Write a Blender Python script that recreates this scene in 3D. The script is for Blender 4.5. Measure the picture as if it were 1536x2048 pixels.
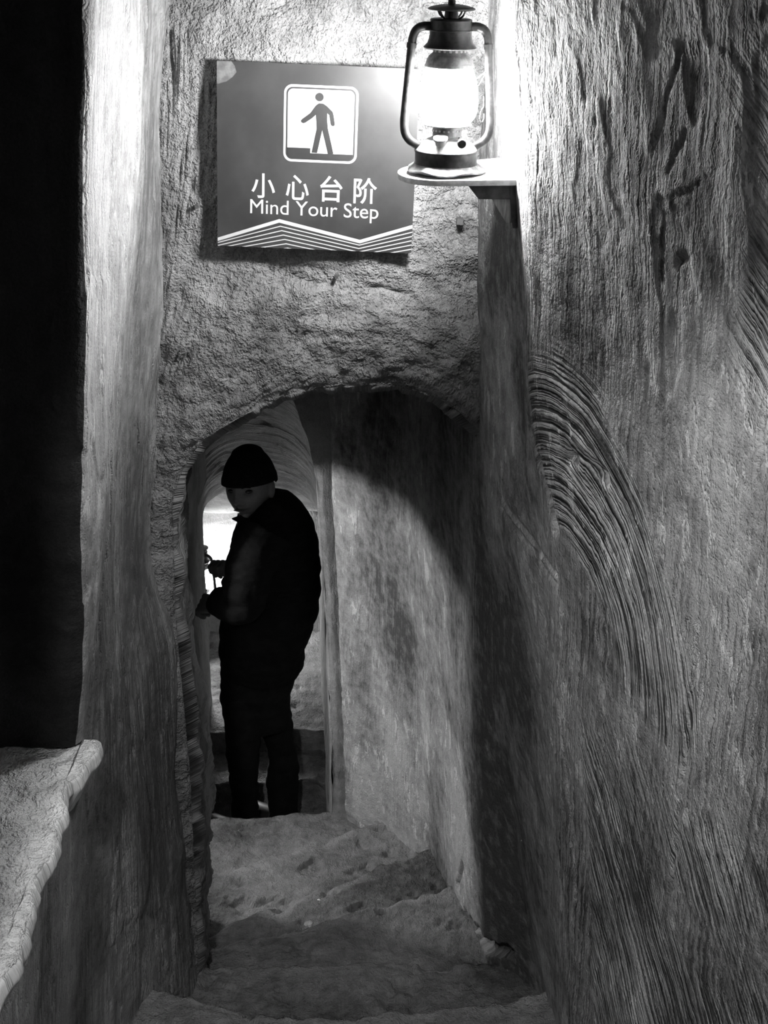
import bpy, bmesh, math, random, mathutils, mathutils.geometry
import numpy as np
from mathutils import Vector, Matrix, Euler

for o in list(bpy.data.objects):
    bpy.data.objects.remove(o, do_unlink=True)
SC = bpy.context.scene
COL = SC.collection
R = math.radians
random.seed(7)
rng = np.random.default_rng(7)

# ------------------------------------------------------------------ camera, world, light, exposure
F_PX, PITCH = 2800.0, R(23.0)          # focal length in pixels of the 1536x2048 frame; camera tips down 23 degrees
cam_d = bpy.data.cameras.new('camera')
cam = bpy.data.objects.new('camera', cam_d)
COL.objects.link(cam)
cam.location = (0, 0, 0)
cam.rotation_euler = (R(90) - PITCH, 0, 0)
cam_d.sensor_fit = 'VERTICAL'
cam_d.sensor_height = 36.0
cam_d.lens = 36.0 * F_PX / 2048.0
cam_d.clip_start = 0.02
SC.camera = cam

w = bpy.data.worlds.new('world'); SC.world = w
w.use_nodes = True
w.node_tree.nodes['Background'].inputs[0].default_value = (0, 0, 0, 1)
w.node_tree.nodes['Background'].inputs[1].default_value = 0.0

SC.view_settings.view_transform = 'Standard'
SC.view_settings.look = 'None'
SC.view_settings.gamma = 1.0
SC.view_settings.use_curve_mapping = False
SC.view_settings.exposure = 0.0
SC.cycles.max_bounces = 4
SC.cycles.diffuse_bounces = 2
SC.cycles.adaptive_threshold = 0.05
SC.cycles.glossy_bounces = 2

LANTERN_GLOW = 410.0       # lantern by the sign
SIDE_GLOW = 500.0          # lantern in the side recess behind the arch
DEEP_GLOW = 300.0          # lantern far down the passage
STAIR_LAMP_W = 165.0        # lamp on the stair wall behind the camera
ld = bpy.data.lights.new('stair_lamp_light', 'POINT')
ld.energy = STAIR_LAMP_W; ld.shadow_soft_size = 0.06
lo = bpy.data.objects.new('stair_lamp_light', ld); COL.objects.link(lo)
lo.location = (-0.34, 0.35, 0.42)

# ------------------------------------------------------------------ helpers
CP, SP = math.cos(PITCH), math.sin(PITCH)
def at(px, py, Y):
    """world point seen at pixel (px,py) of the photograph at horizontal distance Y"""
    dx = (px - 768.0) / F_PX; dy = (1024.0 - py) / F_PX
    s = Y / (CP + dy * SP)
    return Vector((dx * s, Y, (-SP + dy * CP) * s))

def hash3(i, j, k, seed):
    n = (i.astype(np.int64) * 374761393 + j.astype(np.int64) * 668265263 + k.astype(np.int64) * 2147483647 + seed * 974634777)
    n = (n ^ (n >> 13)) * 1274126177
    n = n & 0xFFFFFFFF
    n = ((n ^ (n >> 16)) * 2246822519) & 0xFFFFFFFF
    n = n ^ (n >> 15)
    return (n & 0xFFFFFF) / float(0xFFFFFF) * 2 - 1

def vnoise(x, y, z, seed=0):
    xi, yi, zi = np.floor(x), np.floor(y), np.floor(z)
    fx, fy, fz = x - xi, y - yi, z - zi
    fx = fx * fx * (3 - 2 * fx); fy = fy * fy * (3 - 2 * fy); fz = fz * fz * (3 - 2 * fz)
    r = 0
    for a in (0, 1):
        for b in (0, 1):
            for c in (0, 1):
                wgt = (fx if a else 1 - fx) * (fy if b else 1 - fy) * (fz if c else 1 - fz)
                r = r + wgt * hash3(xi + a, yi + b, zi + c, seed)
    return r

def fbm(x, y, z=None, scale=1.0, octv=4, seed=0, gain=0.5):
    if z is None: z = np.zeros_like(x)
    r = 0; amp = 1.0; f = scale
    for k in range(octv):
        r = r + amp * vnoise(x * f + 13.7 * k, y * f + 7.1 * k, z * f + 3.3 * k, seed + k)
        amp *= gain; f *= 2.03
    return r

def sstep(a, b, x):
    t = np.clip((x - a) / (b - a), 0, 1)
    return t * t * (3 - 2 * t)

def link(name, me, mat, parent=None):
    o = bpy.data.objects.new(name, me); COL.objects.link(o)
    if mat is not None:
        me.materials.clear(); me.materials.append(mat)
    if parent is not None: o.parent = parent
    return o

def tag(o, label=None, cat=None, group=None, kind=None):
    if label: o['label'] = label
    if cat: o['category'] = cat
    if group: o['group'] = group
    if kind: o['kind'] = kind
    return o

def empty(name, loc, rot=(0, 0, 0), parent=None):
    o = bpy.data.objects.new(name, None); COL.objects.link(o)
    o.location = loc; o.rotation_euler = rot
    o.empty_display_size = 0.05
    if parent: o.parent = parent
    return o

def grid_normals(P):
    du = np.gradient(P, axis=0); dv = np.gradient(P, axis=1)
    n = np.cross(du, dv)
    l = np.linalg.norm(n, axis=2, keepdims=True)
    return n / np.maximum(l, 1e-9)

def grid_mesh(name, P, UV, keep=None, attrs=None, flip=False):
    nu, nv = P.shape[:2]
    idx = np.arange(nu * nv).reshape(nu, nv)
    q = np.stack([idx[:-1, :-1], idx[1:, :-1], idx[1:, 1:], idx[:-1, 1:]], axis=-1)
    if flip: q = q[..., ::-1]
    q = q.reshape(-1, 4)
    if keep is not None: q = q[keep.reshape(-1)]
    me = bpy.data.meshes.new(name)
    nf = len(q)
    me.vertices.add(nu * nv); me.vertices.foreach_set('co', P.reshape(-1).astype(np.float32))
    me.loops.add(nf * 4); me.loops.foreach_set('vertex_index', q.reshape(-1).astype(np.int32))
    me.polygons.add(nf); me.polygons.foreach_set('loop_start', np.arange(0, nf * 4, 4, dtype=np.int32))
    me.update(calc_edges=True)
    uvl = me.uv_layers.new(name='wall')
    uvl.data.foreach_set('uv', UV.reshape(-1, 2)[q.reshape(-1)].reshape(-1).astype(np.float32))
    attrs = dict(attrs or {})
    px_, py_, pz_ = P[..., 0], P[..., 1], P[..., 2]
    attrs['tone'] = np.clip(0.5 + 0.55 * fbm(px_, py_, pz_ * 0.6, 3.4, 4, 901, 0.6), 0, 1)
    if 'wear_highlight' in attrs: attrs['tone'] = np.clip(attrs['tone'] * 0.85 + attrs.pop('wear_highlight'), 0, 1.3)
    attrs['patch'] = 0.3 + 0.7 * sstep(-0.35, 0.35, fbm(px_, py_, pz_ * 0.7, 4.2, 3, 905))
    for k, a in attrs.items():
        at_ = me.attributes.new(k, 'FLOAT', 'POINT')
        at_.data.foreach_set('value', a.reshape(-1).astype(np.float32))
    me.polygons.foreach_set('use_smooth', np.ones(nf, dtype=bool))
    me.update(); me.validate()
    return me

# ------------------------------------------------------------------ materials (all grey: the photograph is black and white)
def nt_new(name):
    m = bpy.data.materials.new(name); m.use_nodes = True
    nt = m.node_tree; nt.nodes.clear()
    out = nt.nodes.new('ShaderNodeOutputMaterial')
    b = nt.nodes.new('ShaderNodeBsdfPrincipled')
    nt.links.new(b.outputs[0], out.inputs[0])
    return m, nt, b

class G:
    """small node-graph helper"""
    def __init__(s, nt): s.nt = nt
    def n(s, t, **kw):
        x = s.nt.nodes.new(t)
        for k, v in kw.items(): setattr(x, k, v)
        return x
    def l(s, a, b): s.nt.links.new(a, b)
    def setin(s, node, i, v):
        if hasattr(v, 'is_linked') or isinstance(v, bpy.types.NodeSocket): s.l(v, node.inputs[i])
        else: node.inputs[i].default_value = v
    def math(s, op, a, b=0.0, c=None, clamp=False):
        x = s.n('ShaderNodeMath', operation=op); x.use_clamp = clamp
        s.setin(x, 0, a); s.setin(x, 1, b)
        if c is not None: s.setin(x, 2, c)
        return x.outputs[0]
    def noise(s, vec, scale=1.0, detail=4.0, rough=0.5, dist=0.0):
        x = s.n('ShaderNodeTexNoise'); s.setin(x, 'Vector', vec)
        x.inputs['Scale'].default_value = scale; x.inputs['Detail'].default_value = detail
        x.inputs['Roughness'].default_value = rough; x.inputs['Distortion'].default_value = dist
        return x.outputs[0]
    def scale(s, vec, v):
        x = s.n('ShaderNodeVectorMath', operation='MULTIPLY'); s.setin(x, 0, vec); x.inputs[1].default_value = v
        return x.outputs[0]
    def addv(s, a, b):
        x = s.n('ShaderNodeVectorMath', operation='ADD'); s.setin(x, 0, a); s.setin(x, 1, b); return x.outputs[0]
    def rng(s, v, a, b, c=0.0, d=1.0, smooth=True):
        x = s.n('ShaderNodeMapRange'); x.interpolation_type = 'SMOOTHSTEP' if smooth else 'LINEAR'
        s.setin(x, 0, v); x.inputs[1].default_value = a; x.inputs[2].default_value = b
        x.inputs[3].default_value = c; x.inputs[4].default_value = d
        return x.outputs[0]
    def mixf(s, f, a, b):
        x = s.n('ShaderNodeMix', data_type='FLOAT'); s.setin(x, 0, f); s.setin(x, 2, a); s.setin(x, 3, b)
        return x.outputs[0]
    def grey(s, v):
        x = s.n('ShaderNodeCombineColor'); s.setin(x, 0, v); s.setin(x, 1, v); s.setin(x, 2, v); return x.outputs[0]
    def comb(s, a, b, c=0.0):
        x = s.n('ShaderNodeCombineXYZ'); s.setin(x, 0, a); s.setin(x, 1, b); s.setin(x, 2, c); return x.outputs[0]
    def attr(s, name):
        x = s.n('ShaderNodeAttribute'); x.attribute_name = name; return x.outputs['Fac']

def plaster(name, lo=0.20, hi=0.46, streak=0.5, rough_amt=0.6, chips=0.5, strokes=False, chip_col=0.62, pits=0.0):
    """plaster or stone; the slow variation (tone, patch) comes with the mesh, the fine grain from noise"""
    m, nt, b = nt_new(name); g = G(nt)
    uvn = g.n('ShaderNodeUVMap'); uvn.uv_map = 'wall'
    uv = uvn.outputs[0]
    tone = g.attr('tone'); patch = g.attr('patch')
    mid = g.noise(uv, 26, 4, 0.68)
    fine = g.noise(uv, 210, 1, 0.6)
    col_t = g.math('ADD', tone, g.math('MULTIPLY', g.math('SUBTRACT', mid, 0.5), 1.5))
    h = g.math('ADD', g.math('MULTIPLY', mid, 0.012 * rough_amt), g.math('MULTIPLY', fine, 0.0018 * (0.3 + rough_amt)))
    if streak > 0:
        wv = g.math('MULTIPLY', g.math('SUBTRACT', mid, 0.5), 0.030)
        sx = g.n('ShaderNodeSeparateXYZ'); g.l(uv, sx.inputs[0])
        u2 = g.math('ADD', sx.outputs[0], wv)
        if strokes: u2 = g.math('ADD', u2, g.math('MULTIPLY', sx.outputs[1], 0.16))
        sv = g.noise(g.comb(g.math('MULTIPLY', u2, 110.0), g.math('MULTIPLY', sx.outputs[1], 3.0)), 1.0, 3, 0.62)
        st = sv; amt = g.math('MULTIPLY', patch, streak)
        if strokes:
            ph = g.attr('stroke'); mk = g.attr('stroke_mask'); al = g.attr('stroke_along'); pl = g.attr('plain')
            c2 = g.comb(g.math('MULTIPLY', g.math('ADD', ph, g.math('MULTIPLY', wv, 0.22)), 88.0), g.math('MULTIPLY', al, 4.0))
            s2 = g.noise(c2, 1.0, 2, 0.6)
            st = g.mixf(mk, sv, s2)
            amt = g.math('MULTIPLY', g.math('MAXIMUM', patch, g.math('MULTIPLY', mk, 1.7)), pl)
            amt = g.math('MULTIPLY', amt, streak)
        dv = g.math('MULTIPLY', g.math('SUBTRACT', st, 0.5), amt)
        h = g.math('ADD', h, g.math('MULTIPLY', dv, 0.021))
        col_t = g.math('ADD', col_t, g.math('MULTIPLY', dv, 2.6))
    if chips > 0:
        fv = g.noise(g.scale(uv, (24, 8, 1)), 1.0, 4, 0.72)
        chip = g.math('MULTIPLY', g.rng(fv, 0.56, 0.595), g.math('MULTIPLY', g.rng(tone, 0.40, 0.68), chips))
        h = g.math('ADD', h, g.math('MULTIPLY', chip, 0.0022))
    if pits > 0:
        fl = g.noise(g.scale(uv, (30, 24, 1)), 1.0, 4, 0.74)
        h = g.math('ADD', h, g.math('MULTIPLY', g.rng(fl, 0.38, 0.52), 0.0036 * pits))
        h = g.math('ADD', h, g.math('MULTIPLY', g.rng(fl, 0.52, 0.64), 0.0036 * pits))
    col = g.mixf(g.rng(col_t, 0.0, 1.25, 0, 1.25, False), lo, hi)
    if chips > 0: col = g.mixf(chip, col, chip_col)
    col = g.math('MULTIPLY', col, g.math('ADD', 0.72, g.math('MULTIPLY', fine, 0.56)))
    g.l(g.grey(col), b.inputs['Base Color'])
    b.inputs['Roughness'].default_value = 0.85
    b.inputs['Specular IOR Level'].default_value = 0.2
    bp = g.n('ShaderNodeBump'); bp.inputs['Strength'].default_value = 1.0; bp.inputs['Distance'].default_value = 1.0
    g.l(h, bp.inputs['Height']); g.l(bp.outputs[0], b.inputs['Normal'])
    return m

def simple(name, v, rough=0.5, metal=0.0, bump=0.0, bscale=60, var=0.0, spec=0.5, stretch=(1, 1, 1)):
    m, nt, b = nt_new(name); g = G(nt)
    tc = g.n('ShaderNodeTexCoord').outputs['Object']
    nz = g.noise(g.scale(tc, stretch), bscale, 5, 0.6)
    if var > 0:
        c = g.mixf(g.rng(nz, 0.35, 0.68), max(0.0, v * (1 - var)), v * (1 + var))
        g.l(g.grey(c), b.inputs['Base Color'])
    else: b.inputs['Base Color'].default_value = (v, v, v, 1)
    b.inputs['Roughness'].default_value = rough; b.inputs['Metallic'].default_value = metal
    b.inputs['Specular IOR Level'].default_value = spec
    if bump > 0:
        bp = g.n('ShaderNodeBump'); bp.inputs['Distance'].default_value = bump
        g.l(nz, bp.inputs['Height']); g.l(bp.outputs[0], b.inputs['Normal'])
    return m

def glow(name, strength):
    m = bpy.data.materials.new(name); m.use_nodes = True
    nt = m.node_tree; nt.nodes.clear()
    out = nt.nodes.new('ShaderNodeOutputMaterial'); e = nt.nodes.new('ShaderNodeEmission')
    e.inputs[1].default_value = strength; nt.links.new(e.outputs[0], out.inputs[0])
    return m

M = {}
M['left'] = plaster('plaster_left_wall', 0.13, 0.40, streak=0.9, rough_amt=0.35, chips=0.6, chip_col=0.55)
M['right'] = plaster('plaster_right_wall', 0.075, 0.44, streak=1.25, rough_amt=0.75, chips=0.9, strokes=True, chip_col=0.60)
M['inner'] = plaster('plaster_passage', 0.13, 0.30, streak=0.35, rough_amt=0.35, chips=0.0)
M['niche_shade'] = plaster('shade_black_niche_plaster', 0.008, 0.025, streak=0.0, rough_amt=0.4, chips=0.0)  # niche shade put into a near-black colour; the plaster itself is like the pillar's
M['back'] = plaster('rough_render_sign_wall', 0.10, 0.34, streak=0.0, rough_amt=0.8, chips=0.15, pits=1.0, chip_col=0.42)
M['stone'] = plaster('stone_step', 0.075, 0.26, streak=0.0, rough_amt=0.8, chips=0.25, pits=0.5, chip_col=0.34)
M['sill'] = plaster('stone_sill', 0.45, 0.82, streak=0.0, rough_amt=0.9, chips=0.2, pits=0.9)
M['lintel'] = simple('lintel_stone', 0.2, 0.9, 0.0, 0.01, 20, 0.3)
M['dark_metal'] = simple('black_enamel', 0.012, 0.42, 0.0, 0.0006, 90, 0.6, spec=0.2)
M['worn_metal'] = simple('worn_tin', 0.16, 0.45, 0.4, 0.0010, 70, 0.5)
M['tank_top'] = simple('pale_worn_tin', 0.45, 0.5, 0.2, 0.0008, 60, 0.4)
M['shelf'] = simple('white_painted_shelf', 0.62, 0.6, 0.0, 0.0012, 55, 0.25)
M['bracket'] = simple('dark_painted_bracket', 0.05, 0.6, 0.0, 0.0010, 40, 0.5)
M['wood'] = simple('pale_wood_wedge', 0.40, 0.7, 0.0, 0.0012, 30, 0.35, stretch=(6, 6, 0.7))
M['board'] = simple('grey_sign_board', 0.037, 0.42, 0.0, 0.0002, 9, 0.22)
M['ink'] = simple('sign_dark_print', 0.022, 0.45, 0.0, 0, 30, 0.15)
M['white'] = simple('sign_white_print', 0.55, 0.45, 0.0, 0, 30, 0.04)
M['peel'] = simple('bare_board_patch', 0.13, 0.8, 0.0, 0.0006, 60, 0.3)
M['edge'] = simple('board_edge', 0.06, 0.6)
M['jacket'] = simple('black_padded_jacket', 0.004, 0.85, 0.0, 0.004, 26, 0.4, spec=0.12, stretch=(1, 1, 2.2))
M['trouser'] = simple('black_trousers', 0.005, 0.9, 0.0, 0.003, 22, 0.4, spec=0.2)
M['beanie'] = simple('black_knit', 0.007, 0.95, 0.0, 0.002, 160, 0.4, spec=0.1, stretch=(1, 1, 0.2))
M['skin'] = simple('skin', 0.13, 0.5, 0.0, 0.0004, 120, 0.08, spec=0.35)
M['lips'] = simple('lips', 0.05, 0.6)
M['eye'] = simple('eye_dark', 0.02, 0.2)
M['shoe'] = simple('black_shoe', 0.012, 0.5)
M['crumb'] = simple('plaster_crumb', 0.75, 0.8, 0.0, 0.001, 200, 0.2)
M['glow_near'] = glow('lantern_globe_lit', LANTERN_GLOW)
M['glow_side'] = glow('side_lantern_globe_lit', SIDE_GLOW)
M['glow_deep'] = glow('deep_lantern_globe_lit', DEEP_GLOW)

# ------------------------------------------------------------------ the setting
def interp_cols(cols, zs, per):
    """cols: list of (Y, Xtop, Xmid, Xbot, n) plan columns -> grid of points, straight between columns, softened"""
    zk = np.array([-2.5, -1.15, -0.3])
    pts = []
    for (Y, xt, xm, xb, *_) in cols:
        k = np.polyfit(zk, np.array([xb, xm, xt]), 2)
        x = np.polyval(k, np.clip(zs, -2.9, 0.2))
        pts.append(np.stack([x, np.full_like(zs, Y), zs], axis=1))
    pts = np.array(pts)                                # (ncol, nz, 3)
    seg = np.linalg.norm(np.diff(pts[:, len(zs) // 2, :2], axis=0), axis=1)
    s = np.concatenate([[0], np.cumsum(seg)])
    out_s = []
    for i in range(len(cols) - 1):
        n = max(2, int(round(seg[i] / per[i])))
        out_s += list(np.linspace(s[i], s[i + 1], n, endpoint=False))
    out_s.append(s[-1]); out_s = np.array(out_s)
    P = np.zeros((len(out_s), len(zs), 3))
    for j in range(len(zs)):
        for c in range(3):
            P[:, j, c] = np.interp(out_s, s, pts[:, j, c])
    return P, out_s

def smooth_u(P, s, rad):
    """soften plan corners: gaussian in arc length (per-row weights)"""
    out = P.copy()
    for i in range(len(s)):
        wgt = np.exp(-((s - s[i]) / rad) ** 2)
        # weight by local spacing so that uneven sampling does not bias
        ds = np.gradient(s); wgt = wgt * ds
        if s[i] - s[0] < 2 * rad or s[-1] - s[i] < 2 * rad: continue
        out[i] = np.tensordot(wgt / wgt.sum(), P, axes=(0, 0))
    return out

def nearest_uv(P, UV, px, py):
    dy = P[..., 1] * CP - P[..., 2] * SP
    x = 768 + F_PX * P[..., 0] / np.maximum(dy, 1e-3)
    y = 1024 - F_PX * (P[..., 1] * SP + P[..., 2] * CP) / np.maximum(dy, 1e-3)
    d = (x - px) ** 2 + (y - py) ** 2 + np.where(dy < 0.3, 1e9, 0)
    k = np.unravel_index(np.argmin(d), d.shape)
    return UV[k]

def poly_dist(UV, pts):
    d = np.full(UV.shape[:2], 9.0)
    for a, b in zip(pts[:-1], pts[1:]):
        a = np.array(a); b = np.array(b); ab = b - a
        t = np.clip(((UV - a) @ ab) / max(ab @ ab, 1e-9), 0, 1)
        q = a + t[..., None] * ab
        d = np.minimum(d, np.linalg.norm(UV - q, axis=-1))
    return d

# ---- right wall: near face, protruding edge, then the long wall that bends through the arch
zs = np.linspace(-3.05, 0.62, 900)
cols = [(-1.6, 1.25, 1.28, 1.32), (0.6, 0.758, 0.846, 0.966), (1.6, 0.439, 0.527, 0.647), (2.28, 0.221, 0.309, 0.429),
        (2.36, 0.219, 0.297, 0.422), (2.80, 0.203, 0.222, 0.395), (2.97, 0.19, 0.20, 0.272), (3.35, 0.135, 0.145, 0.196), (3.70, 0.045, 0.055, 0.125),
        (3.98, -0.085, -0.08, -0.03), (4.06, -0.145, -0.135, -0.10), (4.16, -0.205, -0.195, -0.170)]
per = [0.08, 0.03, 0.0038, 0.004, 0.005, 0.005, 0.006, 0.006, 0.006, 0.006, 0.006]
P, s = interp_cols(cols, zs, per)
P = smooth_u(P, s, 0.011)
UV = np.stack([np.repeat(s[:, None], len(zs), 1), np.repeat(zs[None, :], len(s), 0)], axis=-1)
N = grid_normals(P)
if N[len(s) // 3, 300, 0] > 0: N = -N
x, y, z = P[..., 0], P[..., 1], P[..., 2]
rough = 0.006 * fbm(x, y, z, 3.5, 3, 3) + 0.0014 * fbm(x, y, z * 0.5, 24, 3, 9)
fl_ = fbm(x, y, z * 0.45, 7, 4, 21)
disp = rough + (0.0016 * sstep(0.10, 0.16, fl_) + 0.0014 * sstep(-0.25, -0.2, fl_)) * np.where(y > 2.35, 0.5, 1.0)
E0 = nearest_uv(P, UV, 1110, 1150)
# slanting plaster ridge and the notch below it
def uvp(*pp): return [nearest_uv(P, UV, a, b) for a, b in pp]
d = poly_dist(UV, uvp((1003, 1003), (1040, 1050), (1080, 1115), (1108, 1158)))
disp = disp + 0.0025 * np.exp(-(d / 0.006) ** 2) * np.clip(0.8 + 0.8 * fbm(x, y, z, 30, 3, 14), 0, 1.5) - 0.004 * np.exp(-((d - 0.010) / 0.007) ** 2)
d = poly_dist(UV, uvp((1062, 850), (1085, 930), (1100, 1000), (1112, 1060)))
disp = disp - 0.014 * np.exp(-(d / 0.012) ** 2)
# gouges and long cracks on the near face
UVn = UV + 0.004 * np.stack([fbm(x, z, y, 60, 2, 5), fbm(x, z, y, 60, 2, 6)], -1); jit = np.clip(0.7 + 0.8 * fbm(x, y, z, 25, 3, 12), 0, 1.4)
for pp, dep, wd in [([(1135, 905), (1160, 915), (1190, 935), (1215, 955)], 0.026, 0.016), ([(1355, 530), (1375, 512)], 0.020, 0.010),
                    ([(1192, 640), (1190, 740)], 0.006, 0.004), ([(1335, 430), (1325, 560)], 0.005, 0.004),
                    ([(1395, 1250), (1385, 1400), (1365, 1560), (1350, 1680), (1335, 1800)], 0.012, 0.010),
                    ([(1268, 860), (1262, 940)], 0.010, 0.006), ([(1528, 820), (1520, 900), (1515, 950)], 0.014, 0.008),
                    ([(1325, 398), (1385, 385), (1420, 350), (1470, 305), (1530, 268)], 0.006, 0.0028),
                    ([(1345, 340), (1365, 290), (1372, 262)], 0.010, 0.005), ([(1310, 300), (1340, 190), (1385, 40)], 0.006, 0.005),
                    ([(1122, 1400), (1135, 1560), (1150, 1800)], 0.010, 0.008)]:
    q = uvp(*pp)
    d = poly_dist(UVn, q)
    disp = disp - 0.6 * dep * np.exp(-(d / (wd * 0.6)) ** 2) * jit
# broken plaster at the foot of the passage wall
foot = poly_dist(UV, uvp((690, 1665), (760, 1680), (860, 1730), (900, 1790), (960, 1880), (1020, 1905)))
ragged = foot + 0.018 * fbm(x, y, z, 30, 4, 15)
disp = disp - 0.028 * (1 - sstep(0.016, 0.026, ragged)) + 0.006 * fbm(x, y, z, 45, 3, 18) * (1 - sstep(0.01, 0.03, ragged))
d = poly_dist(UV, uvp((925, 1730), (915, 1770))); disp = disp - 0.02 * np.exp(-(d / 0.008) ** 2)
P2 = P + N * disp[..., None]
# trowel stroke field: sweeping arcs beside the edge, diagonals below, diagonals at upper right
C0 = nearest_uv(P, UV, 1150, 1250)
rel = UV - C0
# u runs from near (small) to far (large): picture right = smaller u
ru, rv = -rel[..., 0], rel[..., 1]
rad = np.hypot(ru, rv * 0.9); ang = np.arctan2(rv, ru)
m_arc = sstep(0.12, 0.20, rad + 0.03 * fbm(x, y, z, 9, 2, 31)) * (1 - sstep(0.38, 0.46, rad + 0.04 * fbm(x, y, z, 9, 2, 30))) * sstep(-0.35, 0.05, ang) * (1 - sstep(1.85, 2.1, ang))
diag = ru * math.cos(R(32)) + rv * math.sin(R(32))
along_d = -ru * math.sin(R(32)) + rv * math.cos(R(32))
m_diag = sstep(-0.05, -0.3, rv - 0.25 * ru) * sstep(-0.02, 0.04, ru) * sstep(-0.55, 0.15, fbm(x, y, z, 4, 2, 33))
Ct = nearest_uv(P, UV, 1500, 420)
r2 = UV - Ct
diag2 = -r2[..., 0] * math.sin(R(38)) + r2[..., 1] * math.cos(R(38))
m_up = sstep(0.16, 0.06, np.abs(r2[..., 1] + 0.02) * 0.55) * sstep(0.10, -0.04, r2[..., 0] + 0.05 * fbm(x, y, z, 7, 2, 35))
phi = np.where(m_arc > 0.02, rad, diag); alo = np.where(m_arc > 0.02, ang * 0.3, along_d)
phi = np.where(m_up > m_arc, diag2, phi); alo = np.where(m_up > m_arc, r2[..., 0], alo)
msk = np.clip(np.maximum(np.maximum(m_arc * 1.2, m_diag * 0.75), m_up), 0, 1.7)
right_edge_z = P2.copy()
me = grid_mesh('wall_right', P2, UV, attrs={'stroke': phi, 'stroke_mask': msk, 'stroke_along': alo, 'plain': 1 - 0.72 * sstep(2.30, 2.40, P[..., 1])})
wr = link('wall_right', me, M['right'])
tag(wr, 'scratched grey plaster wall on the right that bends through the arch', kind='structure')

# ---- left wall: pillar beside the sign wall, rounded off towards the dark niche; low wall under the sill
def left_x(z): return -0.405 + 0.098 * z
ZSILL = -1.35
YC, RC = 2.105, 0.030                       # corner of the pillar at the niche
sv_ = np.concatenate([np.linspace(0, 0.80, 190, endpoint=False), np.linspace(0.80, 0.96, 80, endpoint=False), np.linspace(0.96, 1.72, 90)])
zs = np.linspace(-3.0, 0.62, 640)
S_, ZZ = np.meshgrid(sv_, zs, indexing='ij')
yc = YC + 0.014 * fbm(ZZ, np.zeros_like(ZZ) + 3.3, None, 2.2, 4, 41) + 0.006 * fbm(ZZ, np.zeros_like(ZZ) + 1.7, None, 14, 3, 42)
s0 = 3.02 - (yc + RC)                      # straight part
ph = np.clip((S_ - s0) / RC, 0, math.pi / 2)
Yu = np.where(S_ < s0, 3.02 - S_, yc + RC - RC * np.sin(ph))
Xu = left_x(ZZ) - RC * (1 - np.cos(ph)) - np.clip(S_ - s0 - RC * math.pi / 2, 0, 9)
Yl = np.where(S_ < 0.83, 3.02 - S_, 2.19 - (S_ - 0.83) * 4.3); Xl_ = left_x(ZZ)
low = ZZ < ZSILL
YY = np.where(low, Yl, Yu); XX = np.where(low, Xl_, Xu)
XX = XX + 0.022 * sstep(2.70, 2.87, YY) * fbm(ZZ, YY, None, 2.5, 3, 44)
XX = XX + sstep(-1.1, -1.6, ZZ) * sstep(2.15, 2.87, YY) * (-0.492 - left_x(ZZ))
P = np.stack([XX, YY, ZZ], -1)
UV = np.stack([S_ * np.where(low & (S_ > 0.9), 1.0, 1.0), ZZ], -1)
UV[..., 0] = np.where(low, 3.02 - YY, S_)
N = np.stack([np.where(low, 1.0, np.cos(ph)), np.where(low, 0.0, -np.sin(ph)), np.zeros_like(ZZ)], -1)
fl_ = fbm(UV[..., 0], ZZ * 0.4, None, 8, 4, 57)
disp = 0.0035 * sstep(0.05, 0.12, fl_) + 0.010 * fbm(UV[..., 0], ZZ * 0.6, None, 3.5, 4, 51) + 0.0025 * fbm(UV[..., 0] * 1.6, ZZ * 0.25, None, 20, 3, 52)
P2 = P + N * disp[..., None]
keepf = np.ones((len(sv_) - 1, len(zs) - 1), bool)
kz = int(np.argmax(zs >= ZSILL)) - 1
keepf[sv_[:-1] > 0.87, kz] = False
cheek = (sv_[:-1] > 0.905)[:, None] & (zs[:-1] >= ZSILL)[None, :]
wl = link('wall_left', grid_mesh('wall_left', P2, UV, keepf & ~cheek), M['left'])
link('niche_cheek', grid_mesh('niche_cheek', P2, UV, keepf & cheek), M['niche_shade'], wl)
tag(wl, 'pale plaster pillar and low wall on the left', kind='structure')
bz = np.linspace(-1.40, 0.62, 80)
A, B = np.meshgrid(np.linspace(-1.6, 2.2, 40), bz, indexing='ij')
link('niche_back', grid_mesh('niche_back', np.stack([np.full_like(A, -1.09), A, B], -1), np.stack([A, B], -1)), M['niche_shade'], wl)
A, B = np.meshgrid(np.linspace(-1.6, 1.25, 40), bz, indexing='ij')
link('niche_pier', grid_mesh('niche_pier', np.stack([left_x(B), A, B], -1), np.stack([A, B], -1)), M['left'], wl)
A, B = np.meshgrid(np.linspace(0, 0.72, 20), bz, indexing='ij')
link('niche_pier_cheek', grid_mesh('niche_pier_cheek', np.stack([left_x(B) - A, np.full_like(A, 1.25), B], -1), np.stack([A, B], -1)), M['niche_shade'], wl)
# sill slab
yy = np.linspace(-1.6, 2.15, 460); tt = np.linspace(0, 1, 150)
T_, Y_ = np.meshgrid(tt, yy, indexing='ij')
prof_x = np.where(T_ < 0.9, -1.12 + (T_ / 0.9) * (0.62 - 0.012), -0.512 + 0.0 * T_)
ex = 0.012 * fbm(Y_, np.zeros_like(Y_), None, 6, 4, 71) + 0.007 * fbm(Y_, T_ * 0.3, None, 26, 4, 74)
zt = ZSILL + 0.010 * fbm(prof_x, Y_, None, 6, 4, 72) + 0.0045 * fbm(prof_x, Y_, None, 34, 3, 73) - 0.010 * sstep(0.1, 0.16, fbm(prof_x, Y_, None, 5, 4, 75))
k = np.clip((T_ - 0.88) / 0.12, 0, 1)
px_ = np.where(k > 0, -0.524 + 0.008 * np.sin(np.minimum(k * 2, 1) * math.pi / 2), prof_x) + ex * sstep(0.4, 0.9, T_)
zt = zt - np.where(k > 0.25, (k - 0.25) * 0.09, 0) - 0.006 * np.clip(k * 4, 0, 1)
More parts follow.
